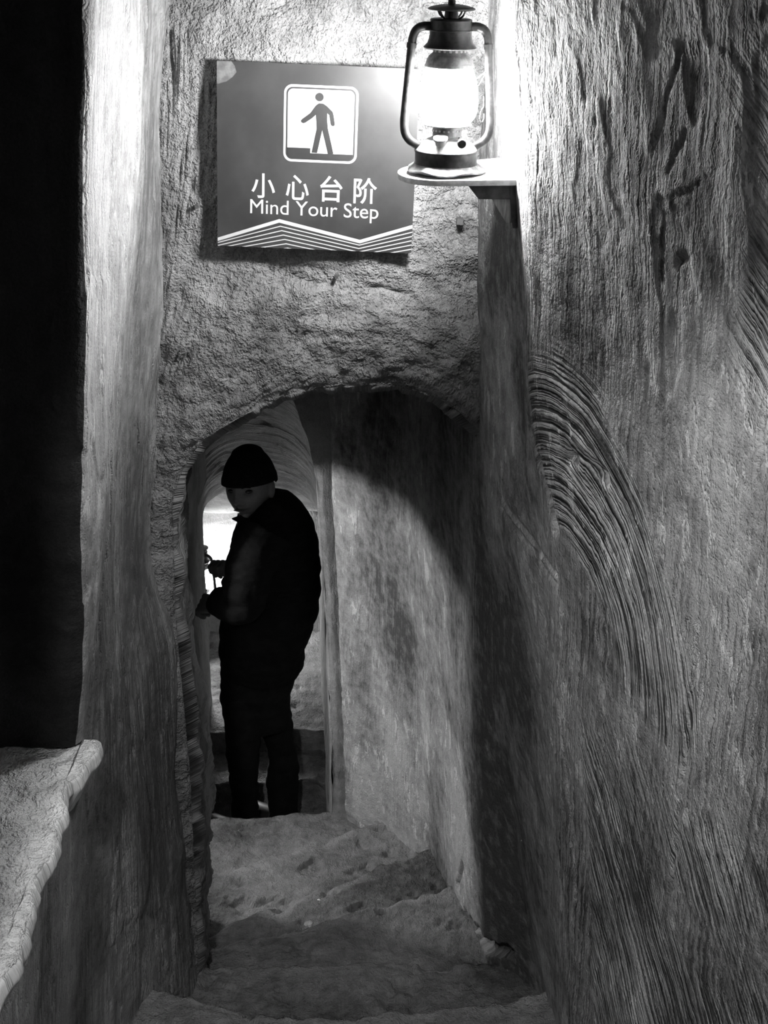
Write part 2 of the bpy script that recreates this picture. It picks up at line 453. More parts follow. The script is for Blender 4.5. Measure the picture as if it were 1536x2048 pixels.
px_ = np.where(k > 0.5, px_ - (k - 0.5) * 0.05, px_)
so = link('sill', grid_mesh('sill', np.stack([px_, Y_, zt], -1), np.stack([prof_x, Y_], -1)), M['sill'], wl)
so['label'] = 'pale rough stone sill of the niche'

# ---- sign wall with the arch, and its reveal
def resample(pts, n):
    pts = np.array(pts); s = np.concatenate([[0], np.cumsum(np.linalg.norm(np.diff(pts, axis=0), axis=1))])
    t = np.linspace(0, s[-1], n)
    return np.stack([np.interp(t, s, pts[:, c]) for c in range(pts.shape[1])], -1)

def soften(pts, it=6):
    for _ in range(it):
        q = pts.copy(); q[1:-1] = 0.25 * pts[:-2] + 0.5 * pts[1:-1] + 0.25 * pts[2:]; pts = q
    return pts

def arch_wall(name, prof, box, Y0, depth, n, m, md, lip, seed, mat, amp=1.0, splay=0.0, grooves=None):
    """prof: (X,Z) from left foot over the crown to right foot; box: (Xl, Xr, Ztop)"""
    pr = soften(resample(prof, n), 8)
    c = np.array([(pr[:, 0].min() + pr[:, 0].max()) / 2, 0]); 
    ztop = pr[:, 1].max(); zsp = ztop - 0.42 * (pr[:, 0].max() - pr[:, 0].min()); c[1] = zsp
    Q = np.zeros_like(pr)
    for i, p in enumerate(pr):
        if p[1] <= zsp: Q[i] = (box[0] if p[0] < c[0] else box[1], p[1])
        else:
            dvec = p - c
            ts = []
            if dvec[0] < -1e-6: ts.append((box[0] - c[0]) / dvec[0])
            if dvec[0] > 1e-6: ts.append((box[1] - c[0]) / dvec[0])
            if dvec[1] > 1e-6: ts.append((box[2] - c[1]) / dvec[1])
            Q[i] = c + dvec * min(t for t in ts if t > 0)
    tv = np.linspace(0, 1, m) ** 1.25
    face = pr[:, None, :] + (Q - pr)[:, None, :] * tv[None, :, None]
    P = np.zeros((n, md + m, 3))
    X, Z = face[..., 0], face[..., 1]
    dist = np.linalg.norm(face - pr[:, None, :], axis=-1)
    # rounded lip
    yl = lip * (1 - sstep(0, lip * 1.6, dist)) * 0.6
    P[:, md:, 0] = X; P[:, md:, 1] = Y0 + yl; P[:, md:, 2] = Z
    tdp = np.linspace(1, 0, md, endpoint=False)
    cen = np.array([c[0], zsp - 0.2])
    dirc = pr - cen; dirc /= np.linalg.norm(dirc, axis=1, keepdims=True)
    for j, t in enumerate(tdp):
        off = pr + dirc * (splay * t)[..., None] if np.ndim(splay) else pr + dirc * (splay * t)
        P[:, j, 0] = off[:, 0]; P[:, j, 1] = Y0 + lip * 0.6 + depth * t; P[:, j, 2] = off[:, 1]
    U = np.zeros((n, md + m, 2))
    U[:, md:, 0] = X; U[:, md:, 1] = Z
    arc = np.concatenate([[0], np.cumsum(np.linalg.norm(np.diff(pr, axis=0), axis=1))])
    U[:, :md, 0] = pr[:, None, 0] + 0; U[:, :md, 1] = pr[:, None, 1] - (P[:, :md, 1] - Y0) * 0.8
    Nn = grid_normals(P)
    if Nn[n // 2, md + m // 2, 1] > 0: Nn = -Nn
    x, y, z = P[..., 0], P[..., 1], P[..., 2]
    disp = amp * (0.014 * fbm(x, y, z, 4.5, 4, seed) + 0.006 * fbm(x, y, z, 22, 4, seed + 5) + 0.002 * fbm(x, y, z, 90, 2, seed + 9))
    fl_ = fbm(x, y, z, 11, 5, seed + 12, 0.6)
    disp = disp + amp * (0.006 * sstep(0.0, 0.07, fl_) + 0.005 * sstep(0.35, 0.42, fl_) - 0.007 * sstep(-0.45, -0.55, fl_))
    if grooves is not None: disp = disp + grooves(x, z, y)
    P = P + Nn * disp[..., None]
    return grid_mesh(name, P, U)

YS = 2.87
a1 = [at(px, py, YS) for px, py in [(345, 1030), (343, 1005), (362, 945), (400, 884), (468, 838), (560, 795), (650, 775), (755, 768), (850, 785), (915, 815), (955, 850)]]
a1 = [(-0.50, -3.0), (-0.478, -2.5), (-0.468, -1.9), (-0.478, -1.5)] + [(p.x, p.z) for p in a1] + [(0.26, -1.15), (0.31, -1.4), (0.46, -2.2), (0.56, -3.0)]
def band(x, z, y):
    # the old arch ring: a raised, brushed band around the crown, fading out to the right
    c = (-0.12, -1.55); r = np.hypot((x - c[0]) * 1.0, (z - c[1]) * 0.93)
    e = r + 0.02 * fbm(x, z, None, 8, 4, 90)
    b = 0.014 * sstep(0.80, 0.775, e) * sstep(0.45, 0.15, x)
    # cracks
    q = np.stack([x, z], -1) + 0.006 * np.stack([fbm(x, z, None, 40, 3, 91), fbm(x, z, None, 40, 3, 92)], -1)
    def pp(*l): return [(at(a_, b_, YS).x, at(a_, b_, YS).z) for a_, b_ in l]
    for ln, dep, wd in [(pp((345, 725), (385, 712)), 0.016, 0.005), (pp((330, 60), (345, 130)), 0.014, 0.006), (pp((365, 795), (440, 805), (465, 818)), 0.010, 0.004),
                        (pp((560, 535), (600, 560), (650, 575)), 0.012, 0.005), (pp((600, 660), (650, 680), (672, 735)), 0.012, 0.006), (pp((440, 560), (455, 610)), 0.010, 0.005),
                        (pp((740, 575), (790, 585), (830, 600)), 0.012, 0.005), (pp((350, 150), (365, 220)), 0.008, 0.004), (pp((300, 765), (330, 760)), 0.012, 0.005)]:
        b = b - dep * np.exp(-(poly_dist(q, ln) / wd) ** 2)
    return b
me = arch_wall('wall_back', a1, (-0.66, 0.62, 0.62), YS, 0.42, 420, 300, 50, 0.025, 81, M['back'], 0.85, splay=0.05, grooves=band)
wb = link('wall_back', me, M['back'])
tag(wb, 'rough rendered wall with a low round arch below the sign', kind='structure')

# ---- passage beyond: side recess, mouth, sloping vault, far chamber
def quad_sheet(name, p00, p10, p11, p01, nu, nv, mat, seed, amp=0.010, parent=None, uvscale=1.0):
    u = np.linspace(0, 1, nu)[:, None, None]; v = np.linspace(0, 1, nv)[None, :, None]
    p00, p10, p11, p01 = [np.array(q, float) for q in (p00, p10, p11, p01)]
    P = (1 - u) * (1 - v) * p00 + u * (1 - v) * p10 + u * v * p11 + (1 - u) * v * p01
    N = grid_normals(P); x, y, z = P[..., 0], P[..., 1], P[..., 2]
    P = P + N * (amp * fbm(x, y, z, 5, 4, seed) + 0.3 * amp * fbm(x, y, z, 30, 3, seed + 3))[..., None]
    L1 = np.linalg.norm(p10 - p00); L2 = np.linalg.norm(p01 - p00)
    UV = np.stack([np.broadcast_to(u[..., 0] * L1, P.shape[:2]), np.broadcast_to(v[..., 0] * L2, P.shape[:2])], -1)
    return link(name, grid_mesh(name, P, UV), mat, parent)

YM = 4.12
mouth = [at(px, py, YM) for px, py in [(637, 1010), (626, 905), (592, 805)]]
mo = [(-0.665, -3.4), (-0.665, -1.75), (-0.655, -1.62), (-0.60, -1.45), (-0.52, -1.32), (-0.43, -1.265), (-0.34, -1.285)] + [(p.x, p.z) for p in mouth[::-1]] + [(-0.205, -1.85), (-0.185, -2.3), (-0.175, -3.4)]
wm = link('wall_passage_mouth', arch_wall('wall_passage_mouth', mo, (-1.7, 0.25, -0.85), YM, 0.10, 200, 70, 12, 0.015, 101, M['inner'], 0.35), M['inner'])
tag(wm, 'inner arch wall where the person stands', kind='structure')

# vault of the narrow passage (left wall, barrel, right wall) sloping down with the stairs
nY, nA = 120, 160
def vault_profile(t):
    yv = YM + 0.03 + t * 0.98
    xl, xr = -0.665 - 0.06 * t, -0.185 - 0.075 * t
    za = -1.265 - 0.80 * t; zsp = -1.72 - 0.50 * t
    pts = [(xl - 0.0, -3.65), (xl, zsp)]
    for k in range(1, 24):
        an = math.pi * (1 - k / 24.0)
        pts.append(((xl + xr) / 2 + (xr - xl) / 2 * math.copysign(abs(math.cos(an)) ** 0.85, math.cos(an)), zsp + (za - zsp) * math.sin(an) ** 0.9))
    pts += [(xr, zsp), (xr, -3.65)]
    return yv, resample(pts, nA)
P = np.zeros((nY, nA, 3))
for i, t in enumerate(np.linspace(0, 1, nY)):
    yv, pr = vault_profile(t); P[i, :, 0] = pr[:, 0]; P[i, :, 1] = yv; P[i, :, 2] = pr[:, 1]
UV = np.zeros((nY, nA, 2)); UV[..., 0] = P[..., 1]; UV[..., 1] = np.linspace(0, 4.5, nA)[None, :]
N = grid_normals(P); x, y, z = P[..., 0], P[..., 1], P[..., 2]
P = P + N * (0.007 * fbm(x, y, z, 5, 4, 111) + 0.0025 * fbm(x * 0.4, y * 4, z * 0.4, 14, 3, 113))[..., None]
cv = link('ceiling_passage', grid_mesh('ceiling_passage', P, UV), M['inner'])
tag(cv, 'narrow brushed plaster vault sloping down around the person', kind='structure')

# flat soffit above the turning steps
so_ = quad_sheet('ceiling_turn', (-1.7, 3.2, -0.92), (0.6, 3.2, -0.92), (0.6, 4.3, -0.92), (-1.7, 4.3, -0.92), 40, 30, M['inner'], 121)
tag(so_, 'dark soffit above the turning steps', kind='structure')
# side recess with its own lantern, left of the turning steps
RX0, RX1, RY0, RY1, RZ = -1.45, -0.57, 3.47, 4.09, -1.66
rec = quad_sheet('wall_recess', (RX1, RY0, -3.2), (RX0, RY0, -3.2), (RX0, RY0, -0.9), (RX1, RY0, -0.9), 40, 60, M['inner'], 131, 0.006)
tag(rec, 'side recess left of the turning steps', kind='structure')
quad_sheet('recess_back', (RX0, RY0 - 0.02, -3.2), (RX0, RY1 + 0.1, -3.2), (RX0, RY1 + 0.1, -0.9), (RX0, RY0 - 0.02, -0.9), 30, 50, M['inner'], 133, 0.006, rec)
quad_sheet('recess_ceiling', (RX0, RY0 - 0.02, RZ), (RX1, RY0 - 0.02, RZ), (RX1, RY1 + 0.1, RZ), (RX0, RY1 + 0.1, RZ), 40, 30, M['inner'], 135, 0.004, rec)
quad_sheet('recess_lintel', (RX1, RY0 - 0.05, RZ), (RX1, RY1 + 0.1, RZ), (RX1, RY1 + 0.1, -0.9), (RX1, RY0 - 0.05, -0.9), 30, 40, M['inner'], 137, 0.004, rec)
quad_sheet('recess_jamb', (-0.51, 3.2, -3.2), (RX1, RY0, -3.2), (RX1, RY0, -0.9), (-0.51, 3.2, -0.9), 30, 60, M['inner'], 139, 0.005, rec)

# far chamber
ch = quad_sheet('ceiling_chamber', (-1.7, 5.08, -2.03), (0.1, 5.08, -2.03), (0.1, 5.85, -2.50), (-1.7, 5.85, -2.50), 60, 40, M['inner'], 141, 0.012)
tag(ch, 'bright ceiling of the far chamber', kind='structure')
wf = quad_sheet('wall_chamber_front', (-1.7, 5.10, -2.0), (-0.735, 5.10, -2.0), (-0.735, 5.10, -3.8), (-1.7, 5.10, -3.8), 30, 40, M['inner'], 143, 0.006)
tag(wf, 'near wall of the far chamber', kind='structure')
wf2 = quad_sheet('wall_chamber_right', (-0.255, 5.10, -1.9), (-0.16, 5.85, -1.9), (-0.16, 5.85, -3.8), (-0.255, 5.10, -3.8), 30, 60, M['inner'], 145, 0.008)
tag(wf2, 'right wall of the far chamber', kind='structure')
wf3 = quad_sheet('wall_chamber_left', (-1.65, 5.0, -1.9), (-1.65, 5.9, -1.9), (-1.65, 5.9, -3.8), (-1.65, 5.0, -3.8), 30, 60, M['inner'], 147, 0.008)
tag(wf3, 'left wall of the far chamber', kind='structure')
ea = [(-0.66, -3.8), (-0.66, -2.72), (-0.62, -2.60), (-0.56, -2.55), (-0.48, -2.57), (-0.43, -2.66), (-0.42, -2.8), (-0.42, -3.8)]
we = link('wall_end', arch_wall('wall_end', ea, (-1.75, 0.1, -2.2), 5.75, 0.10, 140, 60, 10, 0.012, 151, M['inner'], 0.5), M['inner'])
tag(we, 'end wall of the far chamber with a shallow arched recess', kind='structure')
quad_sheet('recess_panel', (-0.75, 5.86, -3.8), (-0.35, 5.86, -3.8), (-0.35, 5.86, -2.4), (-0.75, 5.86, -2.4), 20, 40, M['inner'], 153, 0.006, we)

# shell behind the camera
cl = quad_sheet('ceiling', (-1.2, -1.7, 0.58), (1.4, -1.7, 0.58), (1.4, 3.0, 0.58), (-1.2, 3.0, 0.58), 40, 60, M['inner'], 161)
tag(cl, 'low plaster ceiling above the stair', kind='structure')
bm_l = bmesh.new()
for (ax_, ay_, az_) in ((0, 0, 0),):
    vs = [bm_l.verts.new((x_, y_, z_)) for z_ in (0.045, 0.62) for y_ in (0.90, 1.02) for x_ in (-1.15, 1.45)]
    for f_ in ((0, 1, 3, 2), (4, 6, 7, 5), (0, 4, 5, 1), (2, 3, 7, 6), (0, 2, 6, 4), (1, 5, 7, 3)): bm_l.faces.new([vs[q] for q in f_])
bmesh.ops.recalc_face_normals(bm_l, faces=bm_l.faces)
me_l = bpy.data.meshes.new('trim_1'); bm_l.to_mesh(me_l); bm_l.free()
lt = link('trim_1', me_l, M['lintel']); tag(lt, 'stone lintel crossing the stair above the viewer', kind='structure')
wn = quad_sheet('wall_front', (-1.2, -1.6, -3.0), (1.4, -1.6, -3.0), (1.4, -1.6, 0.6), (-1.2, -1.6, 0.6), 30, 40, M['inner'], 163)
tag(wn, 'plaster wall behind the viewer', kind='structure')

# ---- stairs
fl = empty('floor', (0, 0, 0))
tag(fl, 'worn stone stair turning left through the arch', kind='structure')
def step(A0, A1, B0, B1, z, seed, drop=0.30, n=170, m=110, worn=0.008, name='step', far_pts=None):
    """tread from near line A0-A1 to far line B0-B1 (left to right), then the riser facing away"""
    A0, A1, B0, B1 = [np.array(q, float) for q in (A0, A1, B0, B1)]
    sv_ = np.linspace(0, 1, n)[:, None]
    nr = 14
    tv = np.concatenate([np.linspace(0, 1, m), np.ones(nr)])[None, :]
    near = A0 + (A1 - A0) * sv_; far = B0 + (B1 - B0) * sv_
    XY = near[:, None, :] * (1 - tv[..., None]) + far[:, None, :] * tv[..., None]
    if far_pts is not None:
        q = np.array(far_pts); far = far.copy(); far[:, 1] = np.interp(far[:, 0], q[:, 0], q[:, 1]); far[:, 1] = soften(far[:, 1:2], 8)[:, 0]
        XY = near[:, None, :] * (1 - tv[..., None]) + far[:, None, :] * tv[..., None]
    fd = far - near; fd /= np.linalg.norm(fd, axis=1, keepdims=True)
    Zz = np.full((n, m + nr), z, float)
    k = np.concatenate([np.zeros(m), np.linspace(1.0 / nr, 1, nr)])
    x, y = XY[..., 0], XY[..., 1]
    dist_edge = np.linalg.norm(far[:, None, :] - XY, axis=-1)
    wear_highlight = np.exp(-(dist_edge / 0.035) ** 2) * np.clip(0.5 + 0.9 * fbm(x, y, None, 14, 3, seed + 2), 0, 1.6)
    Zz = Zz - worn * 1.3 * wear_highlight + 0.008 * fbm(x, y, None, 5, 3, seed) + 0.0035 * fbm(x, y, None, 38, 3, seed + 1)
    holes = sstep(0.55, 0.8, fbm(x, y, None, 13, 4, seed + 6)); Zz = Zz - 0.014 * holes
    Zz = Zz - np.where(k > 0, drop * k ** 1.4, 0)[None, :]
    jag = 0.010 * fbm(x, Zz, None, 9, 4, seed + 4) + 0.004 * fbm(x, Zz, None, 40, 2, seed + 5)
    XY = XY + fd[:, None, :] * (jag * sstep(0.75, 1, tv))[..., None]
    P = np.concatenate([XY, Zz[..., None]], -1)
    UV = np.stack([x, y + np.where(k > 0, k * drop, 0)[None, :]], -1)
    o = link(name, grid_mesh(name, P, UV, attrs={'wear_highlight': np.clip(0.55 * wear_highlight, 0, 0.8)}), M['stone'], fl)  # worn nosing; its lighter colour also stands in for the highlight along the edge
    return o
XL, XRr = -0.95, 0.62
def ln(p, q, xa, xb):
    t = lambda xx: p[1] + (q[1] - p[1]) * (xx - p[0]) / (q[0] - p[0])
    return (xa, t(xa)), (xb, t(xb))
nose = []
for px_n, py_n in ((215, 1972), (350, 1984), (480, 2026), (620, 2044), (850, 2022), (1080, 1985), (1150, 1950)):
    q = at(px_n, py_n, 1.0); k_ = -2.30 / q.z; nose.append((q.x * k_, q.y * k_))
nose = [(-1.2, nose[0][1])] + nose + [(1.2, nose[-1][1])]
step((XL, 1.92), (XRr + .3, 1.92), (XL, 2.66), (XRr + .3, 2.66), -2.30, 201, far_pts=nose, n=240)
step((XL, 2.40), (XRr, 2.40), (XL, 2.90), (XRr, 2.94), -2.53, 202)
e1 = ln((-0.212, 3.173), (0.178, 3.331), -0.7, 0.5)
e2 = ln((-0.379, 3.352), (0.13, 3.661), -0.8, 0.5)
e3 = ln((-0.594, 3.645), (-0.081, 3.924), -1.0, 0.45)
e4 = ln((-0.656, 4.108), (-0.183, 4.167), -1.6, 0.3)
step((-0.7, 2.80), (0.6, 2.80), *e1, -2.60, 203)
step((-0.8, 2.98), (0.5, 3.25), *e2, -2.715, 204, worn=0.012)
step((-1.0, 3.10), (0.45, 3.55), *e3, -2.82, 205)
step((-1.6, 3.2), (0.3, 3.80), *e4, -2.92, 206)
step((-0.80, 4.10), (-0.10, 4.10), (-0.80, 4.32), (-0.10, 4.32), -3.06, 207, m=40, n=60)
step((-0.80, 4.28), (-0.10, 4.28), (-0.80, 4.80), (-0.10, 4.83), -3.25, 208, m=50, n=60)
step((-0.80, 4.98), (-0.10, 4.98), (-0.80, 4.66), (-0.10, 4.68), -3.13, 209, m=40, n=60, drop=0.16)      # beyond, the floor rises again
step((-1.7, 6.0), (0.0, 6.0), (-1.7, 4.87), (0.0, 4.89), -3.04, 210, m=90, n=110, drop=0.12)
zz = -2.30; yb = 1.98
for i in range(6):                       # the flight behind, down which the viewer came
    zz += 0.13
    step((-0.9, yb - 0.46), (1.3, yb - 0.46), (-0.9, yb), (1.3, yb), zz, 220 + i, n=50, m=30)
    yb -= 0.42
step((-1.2, -1.7), (1.4, -1.7), (-0.9, yb + 0.02), (1.3, yb + 0.02), zz, 240, n=40, m=30)

# ------------------------------------------------------------------ mesh helpers for things
def lathe(prof, seg=48, wob=None):
    bm = bmesh.new(); rings = []
    for i, (r, z) in enumerate(prof):
        ring = []
        for k in range(seg):
            a_ = 2 * math.pi * k / seg
            rr = r * (1 + (wob(a_, i) if wob else 0))
            ring.append(bm.verts.new((rr * math.cos(a_), rr * math.sin(a_), z)))
        rings.append(ring)
    for a_, b_ in zip(rings[:-1], rings[1:]):
        for k in range(seg):
            bm.faces.new((a_[k], a_[(k + 1) % seg], b_[(k + 1) % seg], b_[k]))
    if prof[0][0] > 1e-5: bm.faces.new(rings[0][::-1])
    if prof[-1][0] > 1e-5: bm.faces.new(rings[-1])
    return bm

def tube(bm, pts, rad, seg=12, cap=True):
    pts = [Vector(p) for p in pts]
    if not hasattr(rad, '__len__'): rad = [rad] * len(pts)
    rings = []; prev = None
    for i, p in enumerate(pts):
        t = (pts[min(i + 1, len(pts) - 1)] - pts[max(i - 1, 0)]).normalized()
        if prev is None:
            ref = Vector((0, 0, 1)) if abs(t.z) < 0.9 else Vector((0, 1, 0))
            nrm = t.cross(ref).normalized()
        else:
            nrm = (prev - t * prev.dot(t)).normalized()
        prev = nrm; bi = t.cross(nrm)
        rings.append([bm.verts.new(p + (nrm * math.cos(2 * math.pi * k / seg) + bi * math.sin(2 * math.pi * k / seg)) * rad[i]) for k in range(seg)])
    for a_, b_ in zip(rings[:-1], rings[1:]):
        for k in range(seg): bm.faces.new((a_[k], a_[(k + 1) % seg], b_[(k + 1) % seg], b_[k]))
    if cap:
        bm.faces.new(rings[0][::-1]); bm.faces.new(rings[-1])
    return bm

def curve_pts(ctrl, n=8):
    """catmull-rom through control points"""
    c = [Vector(p) for p in ctrl]; c = [c[0] * 2 - c[1]] + c + [c[-1] * 2 - c[-2]]
    out = []
    for i in range(1, len(c) - 2):
        for k in range(n):
            t = k / n
            out.append(0.5 * ((2 * c[i]) + (c[i + 1] - c[i - 1]) * t + (2 * c[i - 1] - 5 * c[i] + 4 * c[i + 1] - c[i + 2]) * t * t + (-c[i - 1] + 3 * c[i] - 3 * c[i + 1] + c[i + 2]) * t ** 3))
    out.append(c[-2]); return out

def bm_obj(name, bm, mat, parent=None, smooth=True, bevel=0.0):
    bmesh.ops.recalc_face_normals(bm, faces=bm.faces)
    if bevel > 0:
        bmesh.ops.bevel(bm, geom=[e for e in bm.edges if e.calc_face_angle(0) > 0.5], offset=bevel, segments=2, affect='EDGES', profile=0.6)
    me = bpy.data.meshes.new(name); bm.to_mesh(me); bm.free()
    for p in me.polygons: p.use_smooth = smooth
    if smooth:
        try: me.set_sharp_from_angle(angle=R(42))
        except Exception: pass
    return link(name, me, mat, parent)

def prism(bm, poly, y0, y1, ax='y'):
    """extrude a polygon given in (x,z) between y0 and y1 (ax='y') or in (x,y) between z0 and z1 (ax='z')"""
    f = (lambda p, h: (p[0], h, p[1])) if ax == 'y' else (lambda p, h: (p[0], p[1], h))
    a_ = [bm.verts.new(f(p, y0)) for p in poly]; b_ = [bm.verts.new(f(p, y1)) for p in poly]
    n = len(poly)
    bm.faces.new(a_[::-1]); bm.faces.new(b_)
    for i in range(n): bm.faces.new((a_[i], a_[(i + 1) % n], b_[(i + 1) % n], b_[i]))
    return bm

# ------------------------------------------------------------------ lantern and its shelf
def make_lantern(loc, rot, glowmat, label, group):
    t = empty('hurricane_lantern', loc, rot)
    tag(t, label, 'lantern', group)
    # crumpled drip tray under the tank
    wob = lambda a_, i: (0.02 * math.sin(3 * a_ + 1) + 0.015 * math.sin(7 * a_ + i)) * (1 if i < 4 else 0.2)
    bm = lathe([(0.0, 0.0), (0.050, 0.0), (0.066, 0.002), (0.067, 0.0045), (0.060, 0.010), (0.0545, 0.016), (0.0, 0.017)], 60, wob)
    for v in bm.verts:
        r_ = math.hypot(v.co.x, v.co.y)
        if r_ > 0.06: v.co.z += 0.0022 * (1 + math.sin(math.atan2(v.co.y, v.co.x) * 5 + 0.6))
    bm_obj('drip_tray', bm, M['worn_metal'], t)
    bm_obj('fuel_tank', lathe([(0, 0.012), (0.052, 0.012), (0.0545, 0.014), (0.0545, 0.017), (0.0535, 0.019), (0.0535, 0.034), (0.0548, 0.036), (0.0548, 0.0385), (0.0525, 0.0395), (0.0, 0.0396)], 64), M['dark_metal'], t)
    bm_obj('tank_top', lathe([(0.0530, 0.0385), (0.050, 0.0435), (0.044, 0.0500), (0.034, 0.0565), (0.026, 0.060), (0.0, 0.0605)], 64), M['tank_top'], t)
    cap_ = bm_obj('fuel_cap', lathe([(0, -0.004), (0.0095, -0.004), (0.0095, 0.007), (0.0122, 0.0075), (0.0126, 0.009), (0.0122, 0.0115), (0.009, 0.0125), (0, 0.0128)], 32), M['tank_top'], t)
    cap_.location = (-0.014, -0.034, 0.0535); cap_.rotation_euler = (R(20), R(-6), 0)
    # burner with perforated collar
    bc = bm_obj('burner_collar', lathe([(0, 0.056), (0.0265, 0.056), (0.0265, 0.060), (0.0245, 0.062), (0.0245, 0.0825), (0.030, 0.0785), (0.040, 0.0795), (0.0415, 0.0815), (0.040, 0.0825), (0, 0.0828)], 48), M['worn_metal'], t)
    h = bmesh.new()
    for k in range(20):
        a_ = 2 * math.pi * k / 20
        tube(h, [(0.0242 * math.cos(a_), 0.0242 * math.sin(a_), 0.0715), (0.0252 * math.cos(a_), 0.0252 * math.sin(a_), 0.0715)], 0.0019, 8)
    bm_obj('vent_holes', h, M['shelf'], bc)['kind'] = 'stuff'
    kn = bmesh.new(); tube(kn, [(0.018, -0.026, 0.062), (0.018, -0.060, 0.0585)], 0.0017, 8)
    ks = bm_obj('wick_stem', kn, M['worn_metal'], t)
    kb = bmesh.new(); tube(kb, [(0.018, -0.060, 0.0585), (0.018, -0.0615, 0.0584), (0.018, -0.0655, 0.058), (0.018, -0.067, 0.0578)], [0.0066, 0.0078, 0.0078, 0.0066], 24)
    bm_obj('wick_knob', kb, M['dark_metal'], ks)
    # globe
    gl = bm_obj('globe', lathe([(0.036, 0.0828), (0.040, 0.086), (0.0462, 0.094), (0.0498, 0.104), (0.0506, 0.120), (0.0492, 0.138), (0.0455, 0.156), (0.0405, 0.170), (0.0372, 0.177)], 48), glowmat, t)
    # lower collar on top of the globe
    bm_obj('globe_collar', lathe([(0.0385, 0.174), (0.0415, 0.1745), (0.0418, 0.177), (0.0400, 0.180), (0.0385, 0.1865), (0.0345, 0.193), (0.0290, 0.1975), (0.0280, 0.2025), (0.0, 0.203)], 48), M['worn_metal'], t)
    h = bmesh.new()
    for k in range(18):
        a_ = 2 * math.pi * k / 18 + 0.1
        tube(h, [(0.0276 * math.cos(a_), 0.0276 * math.sin(a_), 0.2005), (0.0287 * math.cos(a_), 0.0287 * math.sin(a_), 0.2005)], 0.0024, 8)
    bm_obj('collar_glow_dots', h, M['shelf'], t)['kind'] = 'stuff'  # white studs painted in for the lamplight showing through the collar
    # chimney hood
    bm_obj('chimney_hood', lathe([(0.030, 0.203), (0.0432, 0.2035), (0.0445, 0.2055), (0.0430, 0.208), (0.0385, 0.2125), (0.0362, 0.219), (0.0352, 0.2255), (0.0352, 0.2313), (0.0360, 0.2321), (0.0360, 0.2336), (0.0350, 0.2344),
                                   (0.0348, 0.2465), (0.0352, 0.2485), (0.0340, 0.2504), (0.030, 0.2516), (0, 0.2518)], 56), M['dark_metal'], t)
    # vent basket: curved straps between hood and cap
    for k in range(4):
        a_ = math.pi / 4 + k * math.pi / 2
        b_ = bmesh.new()
        tube(b_, curve_pts([(0.016 * math.cos(a_), 0.016 * math.sin(a_), 0.2512), (0.0245 * math.cos(a_), 0.0245 * math.sin(a_), 0.2565), (0.030 * math.cos(a_), 0.030 * math.sin(a_), 0.2655)], 5), 0.0016, 8)
        bm_obj('cap_strap', b_, M['dark_metal'], t)
    bm_obj('vent_neck', lathe([(0, 0.2508), (0.012, 0.2508), (0.0105, 0.2665), (0, 0.2666)], 24), M['dark_metal'], t)
    bm_obj('cap', lathe([(0, 0.2635), (0.034, 0.2640), (0.0392, 0.2655), (0.0394, 0.2672), (0.0345, 0.2695), (0.024, 0.2722), (0.010, 0.2740), (0, 0.2742)], 56), M['dark_metal'], t)
    b_ = bmesh.new(); tube(b_, [(0, 0, 0.2730), (0, 0, 0.2795), (0, 0, 0.2800), (0, 0, 0.2910)], [0.0065, 0.0065, 0.005, 0.005], 16)
    kt = bm_obj('lifting_knob', b_, M['dark_metal'], t)
    rg = bmesh.new(); tube(rg, [(0.013 * math.cos(q), 0, 0.3020 + 0.013 * math.sin(q)) for q in np.linspace(0, 2 * math.pi, 33)], 0.0018, 8, cap=False)
    bm_obj('hanging_ring', rg, M['dark_metal'], kt)
    # side tubes
    for sx in (-1, 1):
        b_ = bmesh.new()
        pts = curve_pts([(sx * 0.030, 0, 0.2385), (sx * 0.046, 0, 0.2385), (sx * 0.0575, 0, 0.2325), (sx * 0.0632, 0, 0.2190), (sx * 0.0655, 0, 0.195), (sx * 0.0690, 0, 0.150), (sx * 0.0725, 0, 0.105), (sx * 0.0738, 0, 0.082), (sx * 0.0715, 0, 0.066), (sx * 0.0635, 0, 0.054), (sx * 0.0500, 0, 0.0455), (sx * 0.042, 0, 0.043)], 6)
        tube(b_, pts, 0.0072, 20)
        bm_obj('side_tube', b_, M['dark_metal'], t)
        b_ = bmesh.new(); tube(b_, [(sx * 0.0650, 0, 0.204), (sx * 0.0644, 0, 0.212)], 0.0084, 20)
        bm_obj('tube_ferrule', b_, M['dark_metal'], t)
    # globe guard wires and lift lever
    for yy_ in (-0.0525, 0.0525):
        for sg in (-1, 1):
            b_ = bmesh.new()
            tube(b_, curve_pts([(sg * 0.062, 0, 0.168), (sg * 0.047, yy_ * 0.6, 0.150), (sg * 0.02, yy_, 0.125), (0, yy_ * 1.03, 0.118)], 6), 0.0009, 6)
            bm_obj('guard_wire', b_, M['worn_metal'], t)
    b_ = bmesh.new()
    tube(b_, curve_pts([(0.0600, -0.004, 0.128), (0.0600, -0.006, 0.112), (0.0565, -0.008, 0.106), (0.0545, -0.008, 0.094), (0.058, -0.007, 0.086), (0.0615, -0.005, 0.092), (0.0615, -0.004, 0.100)], 6), 0.0011, 6)
    bm_obj('lift_lever', b_, M['dark_metal'], t)
    return t

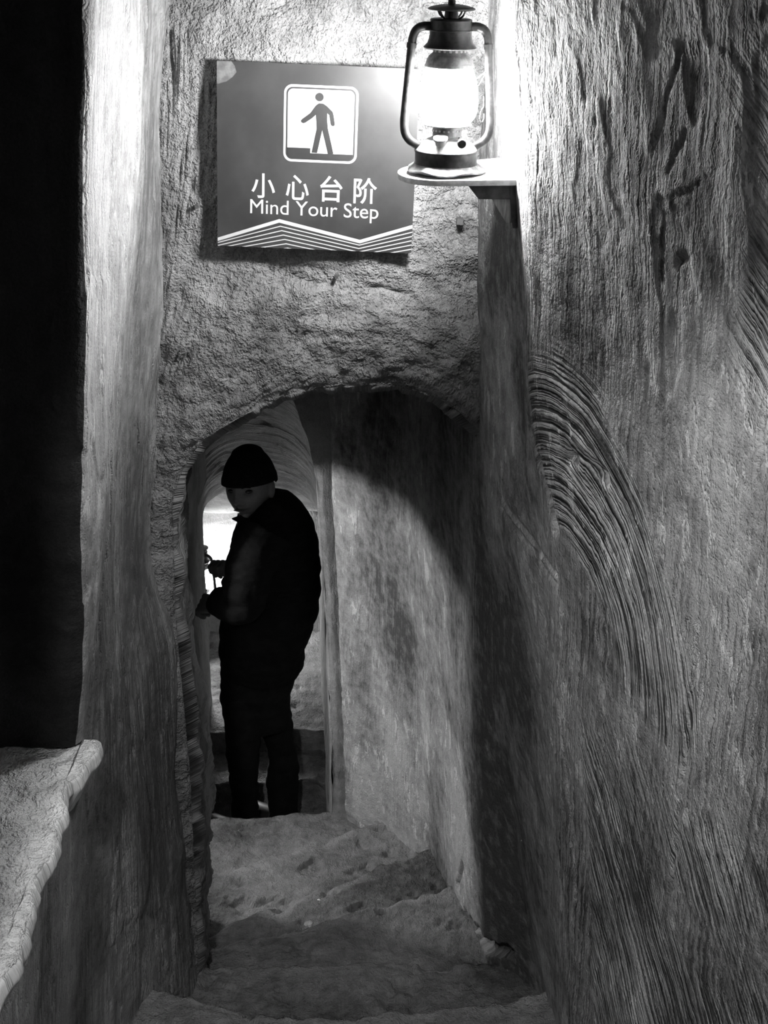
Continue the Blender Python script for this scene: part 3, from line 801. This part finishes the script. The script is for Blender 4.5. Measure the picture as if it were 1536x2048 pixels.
def make_shelf(loc, rot, label, group, right=0.118):
    t = empty('lamp_shelf', loc, rot)
    tag(t, label, 'shelf', group)
    # plate: rounded at the free end, upper surface at z=0
    poly = [(right, -0.068), (right, 0.175)]
    for k in range(0, 25):
        a_ = math.pi / 2 + math.pi * k / 24
        poly.append((-0.012 + 0.071 * math.cos(a_), 0.012 + (0.093 if a_ < math.pi else 0.087) * math.sin(a_)))
    bm = prism(bmesh.new(), poly, -0.010, 0.0, 'z')
    bmesh.ops.recalc_face_normals(bm, faces=bm.faces)
    bm_obj('shelf_plate', bm, M['shelf'], t, True, 0.0022)
    # dark support arm with a slanted free end
    bm = prism(bmesh.new(), [(0.034, -0.010), (right, -0.010), (right, -0.036), (0.055, -0.036)], -0.050, -0.020)
    bm_obj('support_arm', bm, M['bracket'], t, True, 0.0015)
    bm = prism(bmesh.new(), [(0.034, -0.010), (right, -0.010), (right, -0.036), (0.055, -0.036)], 0.050, 0.080)
    bm_obj('support_arm', bm, M['bracket'], t, True, 0.0015)
    bm = prism(bmesh.new(), [(0.076, -0.034), (right + 0.002, -0.034), (right - 0.006, -0.078), (right - 0.014, -0.078)], -0.044, -0.030)
    bm_obj('wedge_plate', bm, M['wood'], t, True, 0.001)
    bm = prism(bmesh.new(), [(right - 0.012, -0.010), (right + 0.004, -0.010), (right + 0.004, -0.085), (right - 0.004, -0.085)], -0.052, 0.085)
    bm_obj('wall_plate', bm, M['bracket'], t, True, 0.001)
    for yy_ in (-0.020, 0.045):
        bm = bmesh.new(); tube(bm, [(right - 0.016, yy_, -0.050), (right - 0.006, yy_, -0.050)], 0.005, 6)
        bm_obj('bolt', bm, M['worn_metal'], t)
    return t

LB = at(891, 346, 2.45)
make_shelf((LB.x, LB.y, LB.z), (0, 0, 0), 'white lamp shelf on the right wall under the bright lantern by the sign', 'lamp shelves in the passage')
make_lantern((LB.x, LB.y, LB.z + 0.0005), (0, R(1.2), R(4)), M['glow_near'], 'bright hurricane lantern on the white shelf beside the sign', 'lanterns in the passage')

# lantern far down the passage, on the end wall
DL = at(405, 1205, 5.60)
sh = make_shelf((DL.x, DL.y, DL.z), (0, 0, R(90)), 'small lamp shelf far down the passage beyond the person', 'lamp shelves in the passage', right=0.145)
make_lantern((DL.x, DL.y, DL.z + 0.0005), (0, 0, R(-30)), M['glow_deep'], 'glowing lantern far down the passage, seen left of the person', 'lanterns in the passage')
# lantern in the side recess that lights the turning steps
SL = Vector((-1.28, 3.86, -1.85))
sh2 = make_shelf((SL.x, SL.y, SL.z - 0.045), (0, 0, R(180)), 'lamp shelf in the side recess hidden behind the left jamb of the arch', 'lamp shelves in the passage', right=0.165)
make_lantern((SL.x, SL.y, SL.z - 0.0445), (0, 0, R(90)), M['glow_side'], 'lantern in the side recess hidden behind the left jamb of the arch', 'lanterns in the passage')

# ------------------------------------------------------------------ the sign
SW, SH_ = 0.394, 0.360
SY = 2.832
ctr = Vector((-0.1341, SY, -0.4419))
sg = empty('warning_sign', ctr, (0, R(2.35), R(0.0)))
tag(sg, 'grey step warning sign with white pictogram and lettering above the arch', 'sign')
bm = prism(bmesh.new(), [(-SW / 2, -SH_ / 2), (SW / 2, -SH_ / 2), (SW / 2, SH_ / 2), (-SW / 2, SH_ / 2)], 0.0, 0.006)
bm_obj('board', bm, M['board'], sg, False)
for sx, sz in ((-0.15, 0.12), (0.15, 0.12), (-0.15, -0.12), (0.15, -0.12)):
    bm = bmesh.new(); tube(bm, [(sx, 0.005, sz), (sx, 0.042, sz)], 0.007, 12)
    bm_obj('standoff', bm, M['edge'], sg)

TLc, TRc, BRc, BLc = (107, 94), (1462, 166), (1418, 1386), (130, 1330)   # sign corners in the measuring crop
def c2l(x, y):
    u, v = 0.5, 0.5
    for _ in range(25):
        tx = TLc[0] + (TRc[0] - TLc[0]) * u; ty = TLc[1] + (TRc[1] - TLc[1]) * u
        bx = BLc[0] + (BRc[0] - BLc[0]) * u; by = BLc[1] + (BRc[1] - BLc[1]) * u
        v += ((y - (ty + (by - ty) * v)) / (by - ty))
        lx = TLc[0] + (BLc[0] - TLc[0]) * v; rx = TRc[0] + (BRc[0] - TRc[0]) * v
        u = (x - lx) / (rx - lx)
    return ((u - 0.5) * SW, (0.5 - v) * SH_)

def clip_rect(poly, hw, hh):
    def clip(pl, inside, inter):
        out = []
        for i in range(len(pl)):
            a_, b_ = pl[i - 1], pl[i]
            if inside(b_):
                if not inside(a_): out.append(inter(a_, b_))
                out.append(b_)
            elif inside(a_): out.append(inter(a_, b_))
        return out
    for ax_, sgn, lim in ((0, 1, hw), (0, -1, hw), (1, 1, hh), (1, -1, hh)):
        ins = lambda p, ax_=ax_, sgn=sgn, lim=lim: sgn * p[ax_] <= lim
        def itx(a_, b_, ax_=ax_, sgn=sgn, lim=lim):
            t_ = (sgn * lim - a_[ax_]) / (b_[ax_] - a_[ax_]); return (a_[0] + (b_[0] - a_[0]) * t_, a_[1] + (b_[1] - a_[1]) * t_)
        poly = clip(poly, ins, itx)
        if len(poly) < 3: return []
    return poly

def flat(name, polys, lift, mat, parent, th=0.0005):
    bm = bmesh.new()
    for pl in polys:
        ar = sum(pl[i - 1][0] * pl[i][1] - pl[i][0] * pl[i - 1][1] for i in range(len(pl)))
        if ar < 0: pl = pl[::-1]
        vf = [bm.verts.new((p[0], -lift - th, p[1])) for p in pl]; vb = [bm.verts.new((p[0], -lift, p[1])) for p in pl]
        for tri in mathutils.geometry.tessellate_polygon([[Vector((p[0], p[1], 0)) for p in pl]]):
            bm.faces.new([vf[k] for k in tri]); bm.faces.new([vb[k] for k in tri][::-1])
        for i in range(len(pl)): bm.faces.new((vf[i], vf[(i + 1) % len(pl)], vb[(i + 1) % len(pl)], vb[i]))
    return bm_obj(name, bm, mat, parent, False)

def rrect(x0, x1, z0, z1, r_, n=8):
    out = []
    for cx, cz, a0 in ((x1 - r_, z1 - r_, 0), (x0 + r_, z1 - r_, 90), (x0 + r_, z0 + r_, 180), (x1 - r_, z0 + r_, 270)):
        for k in range(n + 1):
            a_ = R(a0 + 90 * k / n); out.append((cx + r_ * math.cos(a_), cz + r_ * math.sin(a_)))
    return out
pa, pb = c2l(558, 248), c2l(1046, 776)
px0, px1, pz1, pz0 = pa[0], pb[0], pa[1], pb[1]
pn = flat('pictogram_frame', [rrect(px0, px1, pz0, pz1, 0.0165)], 0.0, M['white'], sg)
flat('pictogram_gap', [rrect(px0 + 0.0046, px1 - 0.0046, pz0 + 0.0046, pz1 - 0.0046, 0.0125)], 0.0005, M['board'], pn)
ix0, ix1, iz0, iz1 = px0 + 0.0078, px1 - 0.0078, pz0 + 0.0070, pz1 - 0.0078
flat('pictogram_panel', [rrect(ix0, ix1, iz0, iz1, 0.0105)], 0.0010, M['white'], pn)
# dark ground with the raised step
g0 = c2l(585, 660); g1 = c2l(738, 664); g2 = c2l(740, 697); g3 = c2l(1015, 714)
ground = [p for p in rrect(ix0, ix1, iz0, iz1, 0.0105) if p[1] < g3[1] - 0.003]
ground = sorted([p for p in ground if p[0] < 0], key=lambda p: -p[1]) + sorted([p for p in ground if p[0] >= 0], key=lambda p: p[1])
gp = [(ix0, g0[1])] + [p for p in rrect(ix0, ix1, iz0, iz1, 0.0105)[18:36]] + [(ix1, g2[1] - 0.001), (g1[0], g2[1] - 0.001), (g1[0], g0[1])]
flat('step_symbol', [gp], 0.0015, M['ink'], pn)
fig = [(772, 388), (790, 375), (820, 377), (845, 394), (884, 432), (890, 455), (899, 510), (897, 520), (886, 525), (875, 519), (872, 508), (862, 452), (848, 440), (847, 480), (853, 540), (892, 706), (856, 706), (816, 548), (783, 700), (747, 697), (779, 540), (776, 490), (772, 449), (745, 472), (702, 500), (688, 503), (676, 496), (674, 484), (683, 474), (735, 437)]
flat('walker_body', [[c2l(*p) for p in fig]], 0.0020, M['ink'], pn)
hc = c2l(795, 335)
flat('walker_head', [[(hc[0] + 0.0081 * math.cos(a_), hc[1] + 0.0081 * math.sin(a_)) for a_ in np.linspace(0, 2 * math.pi, 28, endpoint=False)]], 0.0020, M['ink'], pn)
# zigzag lines
def zig(pts, th):
    out = []
    for a_, b_ in zip(pts[:-1], pts[1:]):
        pl = [c2l(a_[0], a_[1]), c2l(b_[0], b_[1]), c2l(b_[0], b_[1] + th), c2l(a_[0], a_[1] + th)]
        pl = clip_rect(pl, SW / 2 - 0.0003, SH_ / 2 - 0.0003)
        if len(pl) >= 3: out.append(pl)
    return out
def zig_runs(pts, th):
    runs = []; cur = []
    for a_, b_ in zip(pts[:-1], pts[1:]):
        z_ = zig([a_, b_], th)
        joined = abs(c2l(*a_)[1]) < SH_ / 2 - 0.0004
        if cur and not joined: runs.append(cur); cur = []
        if z_: cur = cur + z_
    if cur: runs.append(cur)
    for r_ in runs: flat('zigzag_line', r_, 0.0, M['white'], sg)
zig_runs([(120, 1277), (537, 1146), (1075, 1291), (1440, 1184)], 24)
for k in range(6):
    pk = (545 + 10 * k, 1192 + 30.5 * k); tr = (1072 - 3 * k, 1324 + 24 * k)
    zig_runs([(120, 1308 + 20 * k), pk, tr, (1440, 1231 + 29.5 * k)], 6.5)
# peeled corner at upper left
flat('peeled_corner', [[c2l(*p) for p in [(109, 98), (205, 100), (228, 130), (240, 170), (215, 200), (175, 228), (118, 243), (110, 240)]]], 0.0, M['peel'], sg)

def text(name, body, size, anchor, mat, parent, width=None, ang=0.0, bold=0.0, height=None):
    c = bpy.data.curves.new(name, 'FONT'); c.body = body; c.size = size; c.align_x = 'LEFT'
    c.offset = bold; c.resolution_u = 6
    tmp = bpy.data.objects.new('tmp_text', c); COL.objects.link(tmp)
    dg = bpy.context.evaluated_depsgraph_get(); dg.update()
    me = bpy.data.meshes.new_from_object(tmp.evaluated_get(dg)); me.name = name
    bpy.data.objects.remove(tmp); bpy.data.curves.remove(c)
    co = np.array([v.co for v in me.vertices])
    mn, mx = co.min(0), co.max(0)
    s_x = width / (mx[0] - mn[0]) if width else 1.0
    s_y = height / (mx[1] - mn[1]) if height else s_x
    X = (co[:, 0] - mn[0]) * s_x; Z = (co[:, 1] - (mn[1] if height else 0)) * s_y
    ca, sa = math.cos(ang), math.sin(ang)
    for v, xx, zz_ in zip(me.vertices, X, Z):
        v.co = (anchor[0] + xx * ca - zz_ * sa, -0.0006, anchor[1] + xx * sa + zz_ * ca)
    me.update()
    return link(name, me, mat, parent)
for ch_, (x0, y0, x1, y1) in zip('小心台阶', ((350, 838, 506, 998), (578, 850, 732, 1012), (805, 858, 957, 1026), (1028, 872, 1186, 1040))):
    a_ = c2l(x0, y1); b_ = c2l(x1, y0)
    text('chinese_character', ch_, 0.05, a_, M['white'], sg, width=b_[0] - a_[0], height=b_[1] - a_[1], bold=0.0005)
a_ = c2l(343, 1104); b_ = c2l(1195, 1146)
text('lettering', 'Mind Your Step', 0.03, a_, M['white'], sg, width=math.hypot(b_[0] - a_[0], b_[1] - a_[1]), ang=math.atan2(b_[1] - a_[1], b_[0] - a_[0]), bold=0.0)

# ------------------------------------------------------------------ the person
def remesh(objs_bm, voxel, smooth_it=4, disp=None):
    me = bpy.data.meshes.new('tmp'); objs_bm.to_mesh(me); objs_bm.free()
    o = bpy.data.objects.new('tmp', me); COL.objects.link(o)
    md = o.modifiers.new('r', 'REMESH'); md.mode = 'VOXEL'; md.voxel_size = voxel; md.adaptivity = 0
    if smooth_it:
        s_ = o.modifiers.new('s', 'SMOOTH'); s_.iterations = smooth_it; s_.factor = 0.5
    dg = bpy.context.evaluated_depsgraph_get(); dg.update()
    out = bpy.data.meshes.new_from_object(o.evaluated_get(dg))
    bpy.data.objects.remove(o); bpy.data.meshes.remove(me)
    if disp is not None:
        n = len(out.vertices)
        co = np.zeros(n * 3, np.float32); no = np.zeros(n * 3, np.float32)
        out.vertices.foreach_get('co', co); out.vertices.foreach_get('normal', no)
        co = co.reshape(-1, 3).astype(float); no = no.reshape(-1, 3)
        co = co + no * disp(co)[:, None]
        out.vertices.foreach_set('co', co.reshape(-1).astype(np.float32))
    for p in out.polygons: p.use_smooth = True
    out.update()
    return out

def ell_loft(bm, secs, seg=28):
    """secs: (centre, rx, ry, rotation about z) stacked ellipses, capped"""
    rings = []
    for c, rx, ry, rz in secs:
        ca, sa = math.cos(rz), math.sin(rz)
        rings.append([bm.verts.new((c[0] + rx * math.cos(q) * ca - ry * math.sin(q) * sa, c[1] + rx * math.cos(q) * sa + ry * math.sin(q) * ca, c[2]))
                      for q in np.linspace(0, 2 * math.pi, seg, endpoint=False)])
    for a_, b_ in zip(rings[:-1], rings[1:]):
        for k in range(seg): bm.faces.new((a_[k], a_[(k + 1) % seg], b_[(k + 1) % seg], b_[k]))
    bm.faces.new(rings[0][::-1]); bm.faces.new(rings[-1])

PY = 4.42
def mp(px, py, dY=0.0): return at(px, py, PY + dY)
def sec_px(xl, xr, py, ry, dY=0.0, rz=0.0):
    a_, b_ = mp(xl, py, dY), mp(xr, py, dY)
    return ((a_ + b_) / 2, (b_.x - a_.x) / 2, ry, rz)
PM = 597.0   # pixels per metre at the person

# head: shaped from a sphere, face to -Y in its own frame
def head_bm():
    bm = bmesh.new()
    bmesh.ops.create_uvsphere(bm, u_segments=96, v_segments=72, radius=1.0)
    for v in bm.verts:
        d = v.co.normalized(); x_, y_, z_ = d
        rx, ry, rz = 0.076, 0.098, 0.118
        p = Vector((x_ * rx, y_ * ry, z_ * rz))
        low = max(0.0, -z_)
        p.x *= 1 - 0.26 * low ** 1.4                   # narrower jaw
        if y_ < 0: p.y *= 1 - 0.06 * low; 
        else: p.y *= 1 - 0.30 * low ** 1.2             # nape drawn in
        fr = max(0.0, -y_)
        def gsn(cx, cz, sx_, sz_): return math.exp(-((p.x - cx) / sx_) ** 2 - ((p.z - cz) / sz_) ** 2) * (1 if y_ < 0 else 0)
        p.y -= 0.030 * gsn(0, -0.032, 0.011, 0.012)    # nose tip
        p.y -= 0.016 * gsn(0, -0.010, 0.009, 0.022)    # bridge
        p.y -= 0.006 * (gsn(0.013, -0.034, 0.008, 0.007) + gsn(-0.013, -0.034, 0.008, 0.007))
        p.y += 0.017 * (gsn(0.032, 0.002, 0.017, 0.011) + gsn(-0.032, 0.002, 0.017, 0.011))   # sockets
        p.y -= 0.006 * gsn(0, 0.020, 0.050, 0.010)     # brow
        p.y -= 0.005 * (gsn(0.040, -0.028, 0.020, 0.018) + gsn(-0.040, -0.028, 0.020, 0.018)) # cheekbones
        p.y -= 0.007 * gsn(0, -0.057, 0.022, 0.006)    # upper lip
        p.y += 0.009 * gsn(0, -0.0635, 0.024, 0.0028)  # mouth line
        p.y -= 0.007 * gsn(0, -0.071, 0.019, 0.006)    # lower lip
        p.y += 0.008 * gsn(0, -0.082, 0.022, 0.006)
        p.y -= 0.009 * gsn(0, -0.100, 0.022, 0.014)    # chin
        v.co = p
    for sx_ in (-1, 1):                                # ears
        e = bmesh.ops.create_uvsphere(bm, u_segments=16, v_segments=12, radius=1.0)['verts']
        for v in e: v.co = Vector((sx_ * 0.077 + v.co.x * 0.010, 0.012 + v.co.y * 0.018 + 0.006 * v.co.z, -0.012 + v.co.z * 0.031))
    return bm

HC = mp(499, 972)
HROT = Euler((R(-7), R(-6), R(-19)), 'XYZ').to_matrix()
body = head_bm()
for v in body.verts: v.co = HC + HROT @ v.co
# neck, trunk, legs inside the clothes; arms and hands
NK = mp(540, 1030, 0.02)
tube(body, [HC + Vector((0.01, 0.03, -0.04)), (HC + NK) / 2 + Vector((0.01, 0.015, -0.03)), NK + Vector((0, 0, -0.04))], [0.055, 0.058, 0.07], 20)
ell_loft(body, [sec_px(500, 600, 1040, 0.10, 0.03), sec_px(478, 622, 1110, 0.11, 0.03), sec_px(470, 622, 1200, 0.10, 0.03), sec_px(475, 580, 1310, 0.08, 0.02), sec_px(480, 555, 1360, 0.06, 0.0)])
def leg_pts(l): return [mp(px, py, dy) for px, py, dy in l]
tube(body, leg_pts([(487, 1330, -0.03), (488, 1450, -0.04), (488, 1560, -0.03), (488, 1655, -0.01)]), [0.050, 0.036, 0.030, 0.030], 16)
tube(body, leg_pts([(548, 1330, 0.05), (556, 1450, 0.03), (566, 1560, 0.05), (567, 1640, 0.08)]), [0.050, 0.036, 0.030, 0.030], 16)
def hand(bm, wrist, dirv, palm_n, side, curl):
    """palm plus four fingers and a thumb; dirv: wrist to knuckles, palm_n: out of the palm"""
    d_ = Vector(dirv).normalized(); n_ = Vector(palm_n); n_ = (n_ - d_ * n_.dot(d_)).normalized(); s_ = d_.cross(n_) * side
    w_ = Vector(wrist)
    tube(bm, [w_ - d_ * 0.03, w_, w_ + d_ * 0.04 + n_ * 0.004], [0.026, 0.024, 0.027], 14)
    for q, L in zip((-0.030, -0.010, 0.010, 0.029), (0.074, 0.084, 0.079, 0.062)):
        base = w_ + d_ * 0.035 + s_ * q * 0.8
        kn_ = w_ + d_ * 0.088 + s_ * q
        a_ = curl; p1 = kn_ + (d_ * math.cos(a_) + n_ * math.sin(a_)) * L * 0.45
        a2 = curl * 2.1; p2 = p1 + (d_ * math.cos(a2) + n_ * math.sin(a2)) * L * 0.32
        a3 = curl * 2.9; p3 = p2 + (d_ * math.cos(a3) + n_ * math.sin(a3)) * L * 0.23
        tube(bm, [w_ + d_ * 0.01 + s_ * q * 0.4, base, kn_, p1, p2, p3], [0.015, 0.014, 0.0115, 0.0095, 0.0085, 0.0068], 10)
    b0 = w_ + d_ * 0.022 + s_ * -0.024
    t1 = b0 + (d_ * 0.55 - s_ * 0.75 + n_ * 0.35).normalized() * 0.042
    t2 = t1 + (d_ * 0.75 - s_ * 0.25 + n_ * 0.6).normalized() * 0.032
    t3 = t2 + (d_ * 0.75 + s_ * 0.05 + n_ * 0.65).normalized() * 0.024
    tube(bm, [b0, t1, t2, t3], [0.015, 0.0125, 0.0105, 0.008], 10)
# near (left) arm: shoulder, elbow, wrist ; far (right) arm raised a little higher
shL, elL, wrL = mp(512, 1085, -0.13), mp(490, 1222, -0.17), mp(446, 1210, -0.12)
shR, elR, wrR = mp(520, 1075, 0.13), mp(490, 1185, 0.12), mp(466, 1152, 0.06)
tube(body, [shL, (shL + elL) / 2, elL], [0.055, 0.048, 0.042], 14); tube(body, [elL, (elL + wrL) / 2, wrL], [0.042, 0.038, 0.028], 14)
tube(body, [shR, (shR + elR) / 2, elR], [0.055, 0.048, 0.042], 14); tube(body, [elR, (elR + wrR) / 2, wrR], [0.042, 0.038, 0.028], 14)
hand(body, wrL + (wrL - elL).normalized() * 0.012, (wrL - elL) + Vector((0, 0, -0.02)), (0.1, 0.5, -0.8), 1, 0.95)
hand(body, wrR + (wrR - elR).normalized() * 0.005, (wrR - elR) + Vector((-0.02, 0, 0.01)), (-0.3, -0.8, -0.4), -1, 1.15)
pm = remesh(body, 0.0042, 1)
person = link('person', pm, M['skin'])
tag(person, 'person in black beanie, padded jacket and trousers looking back from the narrow passage', 'person')
# eyes
for sx_ in (-1, 1):
    e = bmesh.new(); bmesh.ops.create_uvsphere(e, u_segments=20, v_segments=14, radius=0.0115)
    for v in e.verts: v.co = HC + HROT @ (Vector((sx_ * 0.031, -0.0735, 0.000)) + Vector((v.co.x * 1.25, v.co.y, v.co.z * 0.62)))
    bm_obj('eye', e, M['eye'], person)
    e = bmesh.new()
    tube(e, [HC + HROT @ Vector((sx_ * a_, -0.0965 + 0.28 * (a_ - 0.012), 0.0150 + b_)) for a_, b_ in ((0.016, 0.0), (0.030, 0.004), (0.046, 0.001))], [0.0022, 0.0034, 0.0018], 8)
    bm_obj('eyebrow', e, M['beanie'], person)
mo_ = bmesh.new()
tube(mo_, [HC + HROT @ Vector((a_, -0.0935 + 6.0 * a_ * a_, -0.0635 + 1.5 * a_ * a_)) for a_ in np.linspace(-0.022, 0.022, 9)], [0.0008, 0.002, 0.0026, 0.0028, 0.0028, 0.0028, 0.0026, 0.002, 0.0008], 8)
bm_obj('lips', mo_, M['lips'], person)
# beanie
bn = bmesh.new()
bmesh.ops.create_uvsphere(bn, u_segments=64, v_segments=48, radius=1.0)
dele = [v for v in bn.verts if v.co.z < -0.06 - 0.12 * max(0, v.co.y)]
bmesh.ops.delete(bn, geom=dele, context='VERTS')
for v in bn.verts:
    d = v.co.copy()
    v.co = Vector((d.x * 0.089, d.y * 0.112 + 0.004, 0.014 + d.z * 0.122 + (0.008 if d.z > 0.8 else 0)))
    v.co.x *= 1 + 0.03 * (1 if d.z < 0.22 else 0); v.co.y *= 1 + 0.03 * (1 if d.z < 0.22 else 0)
    v.co = HC + HROT @ v.co
ret = bmesh.ops.extrude_edge_only(bn, edges=[e for e in bn.edges if e.is_boundary])
for v in [g_ for g_ in ret['geom'] if isinstance(g_, bmesh.types.BMVert)]:
    v.co = HC + Vector((0, 0, 0.02)) + (v.co - HC) * 0.90
bo = bm_obj('beanie', bn, M['beanie'], person)
sm = bo.modifiers.new('s', 'SUBSURF'); sm.levels = 1; sm.render_levels = 1
# jacket: trunk and sleeves as one padded shell
jk = bmesh.new()
ell_loft(jk, [sec_px(520, 566, 992, 0.07, 0.01), sec_px(497, 594, 1002, 0.115, 0.02), sec_px(478, 613, 1022, 0.150, 0.03), sec_px(470, 628, 1052, 0.165, 0.03), sec_px(462, 637, 1090, 0.170, 0.03), sec_px(455, 643, 1130, 0.172, 0.03),
              sec_px(452, 642, 1165, 0.170, 0.03), sec_px(447, 637, 1205, 0.165, 0.025), sec_px(442, 629, 1245, 0.160, 0.02), sec_px(440, 619, 1275, 0.158, 0.015), sec_px(441, 612, 1300, 0.155, 0.01), sec_px(443, 611, 1325, 0.152, 0.01), sec_px(448, 603, 1340, 0.145, 0.01)], 40)
def up_sleeve(pts, rad): tube(jk, curve_pts(pts, 6), np.interp(np.linspace(0, 1, (len(pts) - 1) * 6 + 1), np.linspace(0, 1, len(rad)), rad), 20)
up_sleeve([mp(535, 1060, -0.10), mp(505, 1120, -0.15), mp(484, 1205, -0.17), mp(456, 1208, -0.155), mp(430, 1202, -0.12)], [0.085, 0.082, 0.074, 0.066, 0.046])
up_sleeve([mp(535, 1050, 0.10), mp(500, 1110, 0.14), mp(480, 1180, 0.12), mp(466, 1160, 0.08)], [0.085, 0.075, 0.062, 0.042])
# stand-up collar
tube(jk, [mp(478, 1050, -0.05), mp(500, 1062, -0.09), mp(530, 1040, -0.10), mp(556, 1012, -0.06)], [0.012, 0.020, 0.028, 0.025], 12)
def jdisp(co):
    x_, y_, z_ = co[:, 0], co[:, 1], co[:, 2]
    quilt = 0.006 * np.abs(np.sin((z_ + 0.02 * fbm(x_, y_, None, 6, 2, 301)) * math.pi / 0.085)) ** 0.7
    return quilt - 0.004 + 0.006 * fbm(x_, y_, z_, 14, 3, 303)
jo = link('jacket', remesh(jk, 0.0065, 6, jdisp), M['jacket'], person)
# collar tip
cb = bmesh.new(); prism(cb, [(0, 0), (0.05, -0.028), (0.062, 0.0), (0.03, 0.012)], 0, 0.012)
cp_ = mp(463, 1036, -0.075)
for v in cb.verts: v.co += cp_ + Vector((0, 0, -0.005))
bm_obj('collar', cb, M['jacket'], person, True, 0.002)
# trousers
tr_ = bmesh.new()
ell_loft(tr_, [sec_px(446, 600, 1310, 0.125, 0.01), sec_px(440, 592, 1345, 0.12, 0.01), sec_px(441, 583, 1385, 0.11, 0.01), sec_px(445, 581, 1425, 0.095, 0.01), sec_px(449, 583, 1452, 0.085, 0.01)])
def leg(l):
    pts = []; rd = []
    for xl, xr, py, dY in l:
        a_, b_ = mp(xl, py, dY), mp(xr, py, dY); pts.append((a_ + b_) / 2); rd.append((b_.x - a_.x) / 2)
    tube(tr_, pts, rd, 20)
leg([(443, 524, 1390, -0.03), (449, 522, 1450, -0.045), (452, 520, 1500, -0.04), (457, 519, 1540, -0.035), (461, 517, 1580, -0.03), (462, 516, 1640, -0.02), (463, 515, 1690, -0.01)])
leg([(508, 583, 1390, 0.05), (521, 586, 1450, 0.035), (535, 594, 1505, 0.04), (534, 597, 1550, 0.05), (536, 597, 1590, 0.06), (538, 596, 1630, 0.07), (538, 595, 1682, 0.085)])
to = link('trousers', remesh(tr_, 0.0065, 4, lambda co: 0.006 * fbm(co[:, 0], co[:, 1], co[:, 2] * 1.8, 13, 3, 305)), M['trouser'], person)
# shoes on the tread
for (px, py, dY) in ((488, 1668, -0.005), (567, 1652, 0.085)):
    c_ = mp(px, py, dY)
    b_ = bmesh.new()
    pts = [Vector((c_.x + a_, c_.y + b2, 0)) for a_, b2 in ((0.05, -0.03), (0.02, -0.01), (-0.06, 0.03), (-0.13, 0.07), (-0.165, 0.09))]
    rr = [0.036, 0.045, 0.046, 0.045, 0.025]
    tube(b_, pts, rr, 18)
    for v in b_.verts: v.co.z = -3.25 + 0.002 + max(0.0, v.co.z + 0.040)
    bm_obj('shoe', b_, M['shoe'], person)

# ------------------------------------------------------------------ small things
def crumb(px, py, Y, z, size, label, name='plaster_crumb', cat='rubble'):
    p = at(px, py, Y); b_ = bmesh.new()
    bmesh.ops.create_icosphere(b_, subdivisions=2, radius=size)
    rs = random.Random(px)
    for v in b_.verts:
        v.co *= 1 + rs.uniform(-0.25, 0.25); v.co.z *= 0.55
    o = bm_obj(name, b_, M['crumb'], None, False)
    o.location = (p.x, p.y, z + size * 0.35)
    tag(o, label, cat, 'crumbs on the steps')
    return o
crumb(617, 1842, 3.17, -2.607, 0.011, 'largest white crumb of plaster, at the shadow edge on the steps')
crumb(637, 1792, 3.42, -2.725, 0.007, 'small white crumb just above the largest crumb on the steps')
crumb(520, 1795, 3.45, -2.82, 0.007, 'small white crumb on the pitted tread near the left jamb')
crumb(465, 1820, 3.42, -2.82, 0.005, 'tiny white crumb nearest the left jamb on the pitted tread')
crumb(646, 1685, 3.93, -2.92, 0.010, 'white crumb at the foot of the passage wall by the corner')
# nails and a square plug in the sign wall
def nail(px, py, rad, label, mat):
    p = at(px, py, YS - 0.012); b_ = bmesh.new()
    tube(b_, [(p.x, p.y - 0.006, p.z), (p.x, p.y - 0.004, p.z), (p.x, p.y + 0.045, p.z)], [rad, rad * 1.05, rad * 0.6], 10)
    o = bm_obj('nail', b_, mat, None); tag(o, label, 'nail', 'nails in the sign wall'); return o
nail(673, 553, 0.0042, 'bright nail head in the wall just below the sign', M['worn_metal'])
nail(394, 413, 0.0045, 'pale nail head in the wall left of the sign', M['worn_metal'])
p = at(919, 441, YS - 0.008); b_ = bmesh.new()
prism(b_, [(p.x - 0.007, p.z - 0.0055), (p.x + 0.006, p.z - 0.006), (p.x + 0.007, p.z + 0.005), (p.x - 0.005, p.z + 0.006)], p.y - 0.016, p.y + 0.04)
o = bm_obj('wall_plug', b_, M['edge'], None, False); tag(o, 'small square black plug in the wall below the lamp shelf', 'plug')
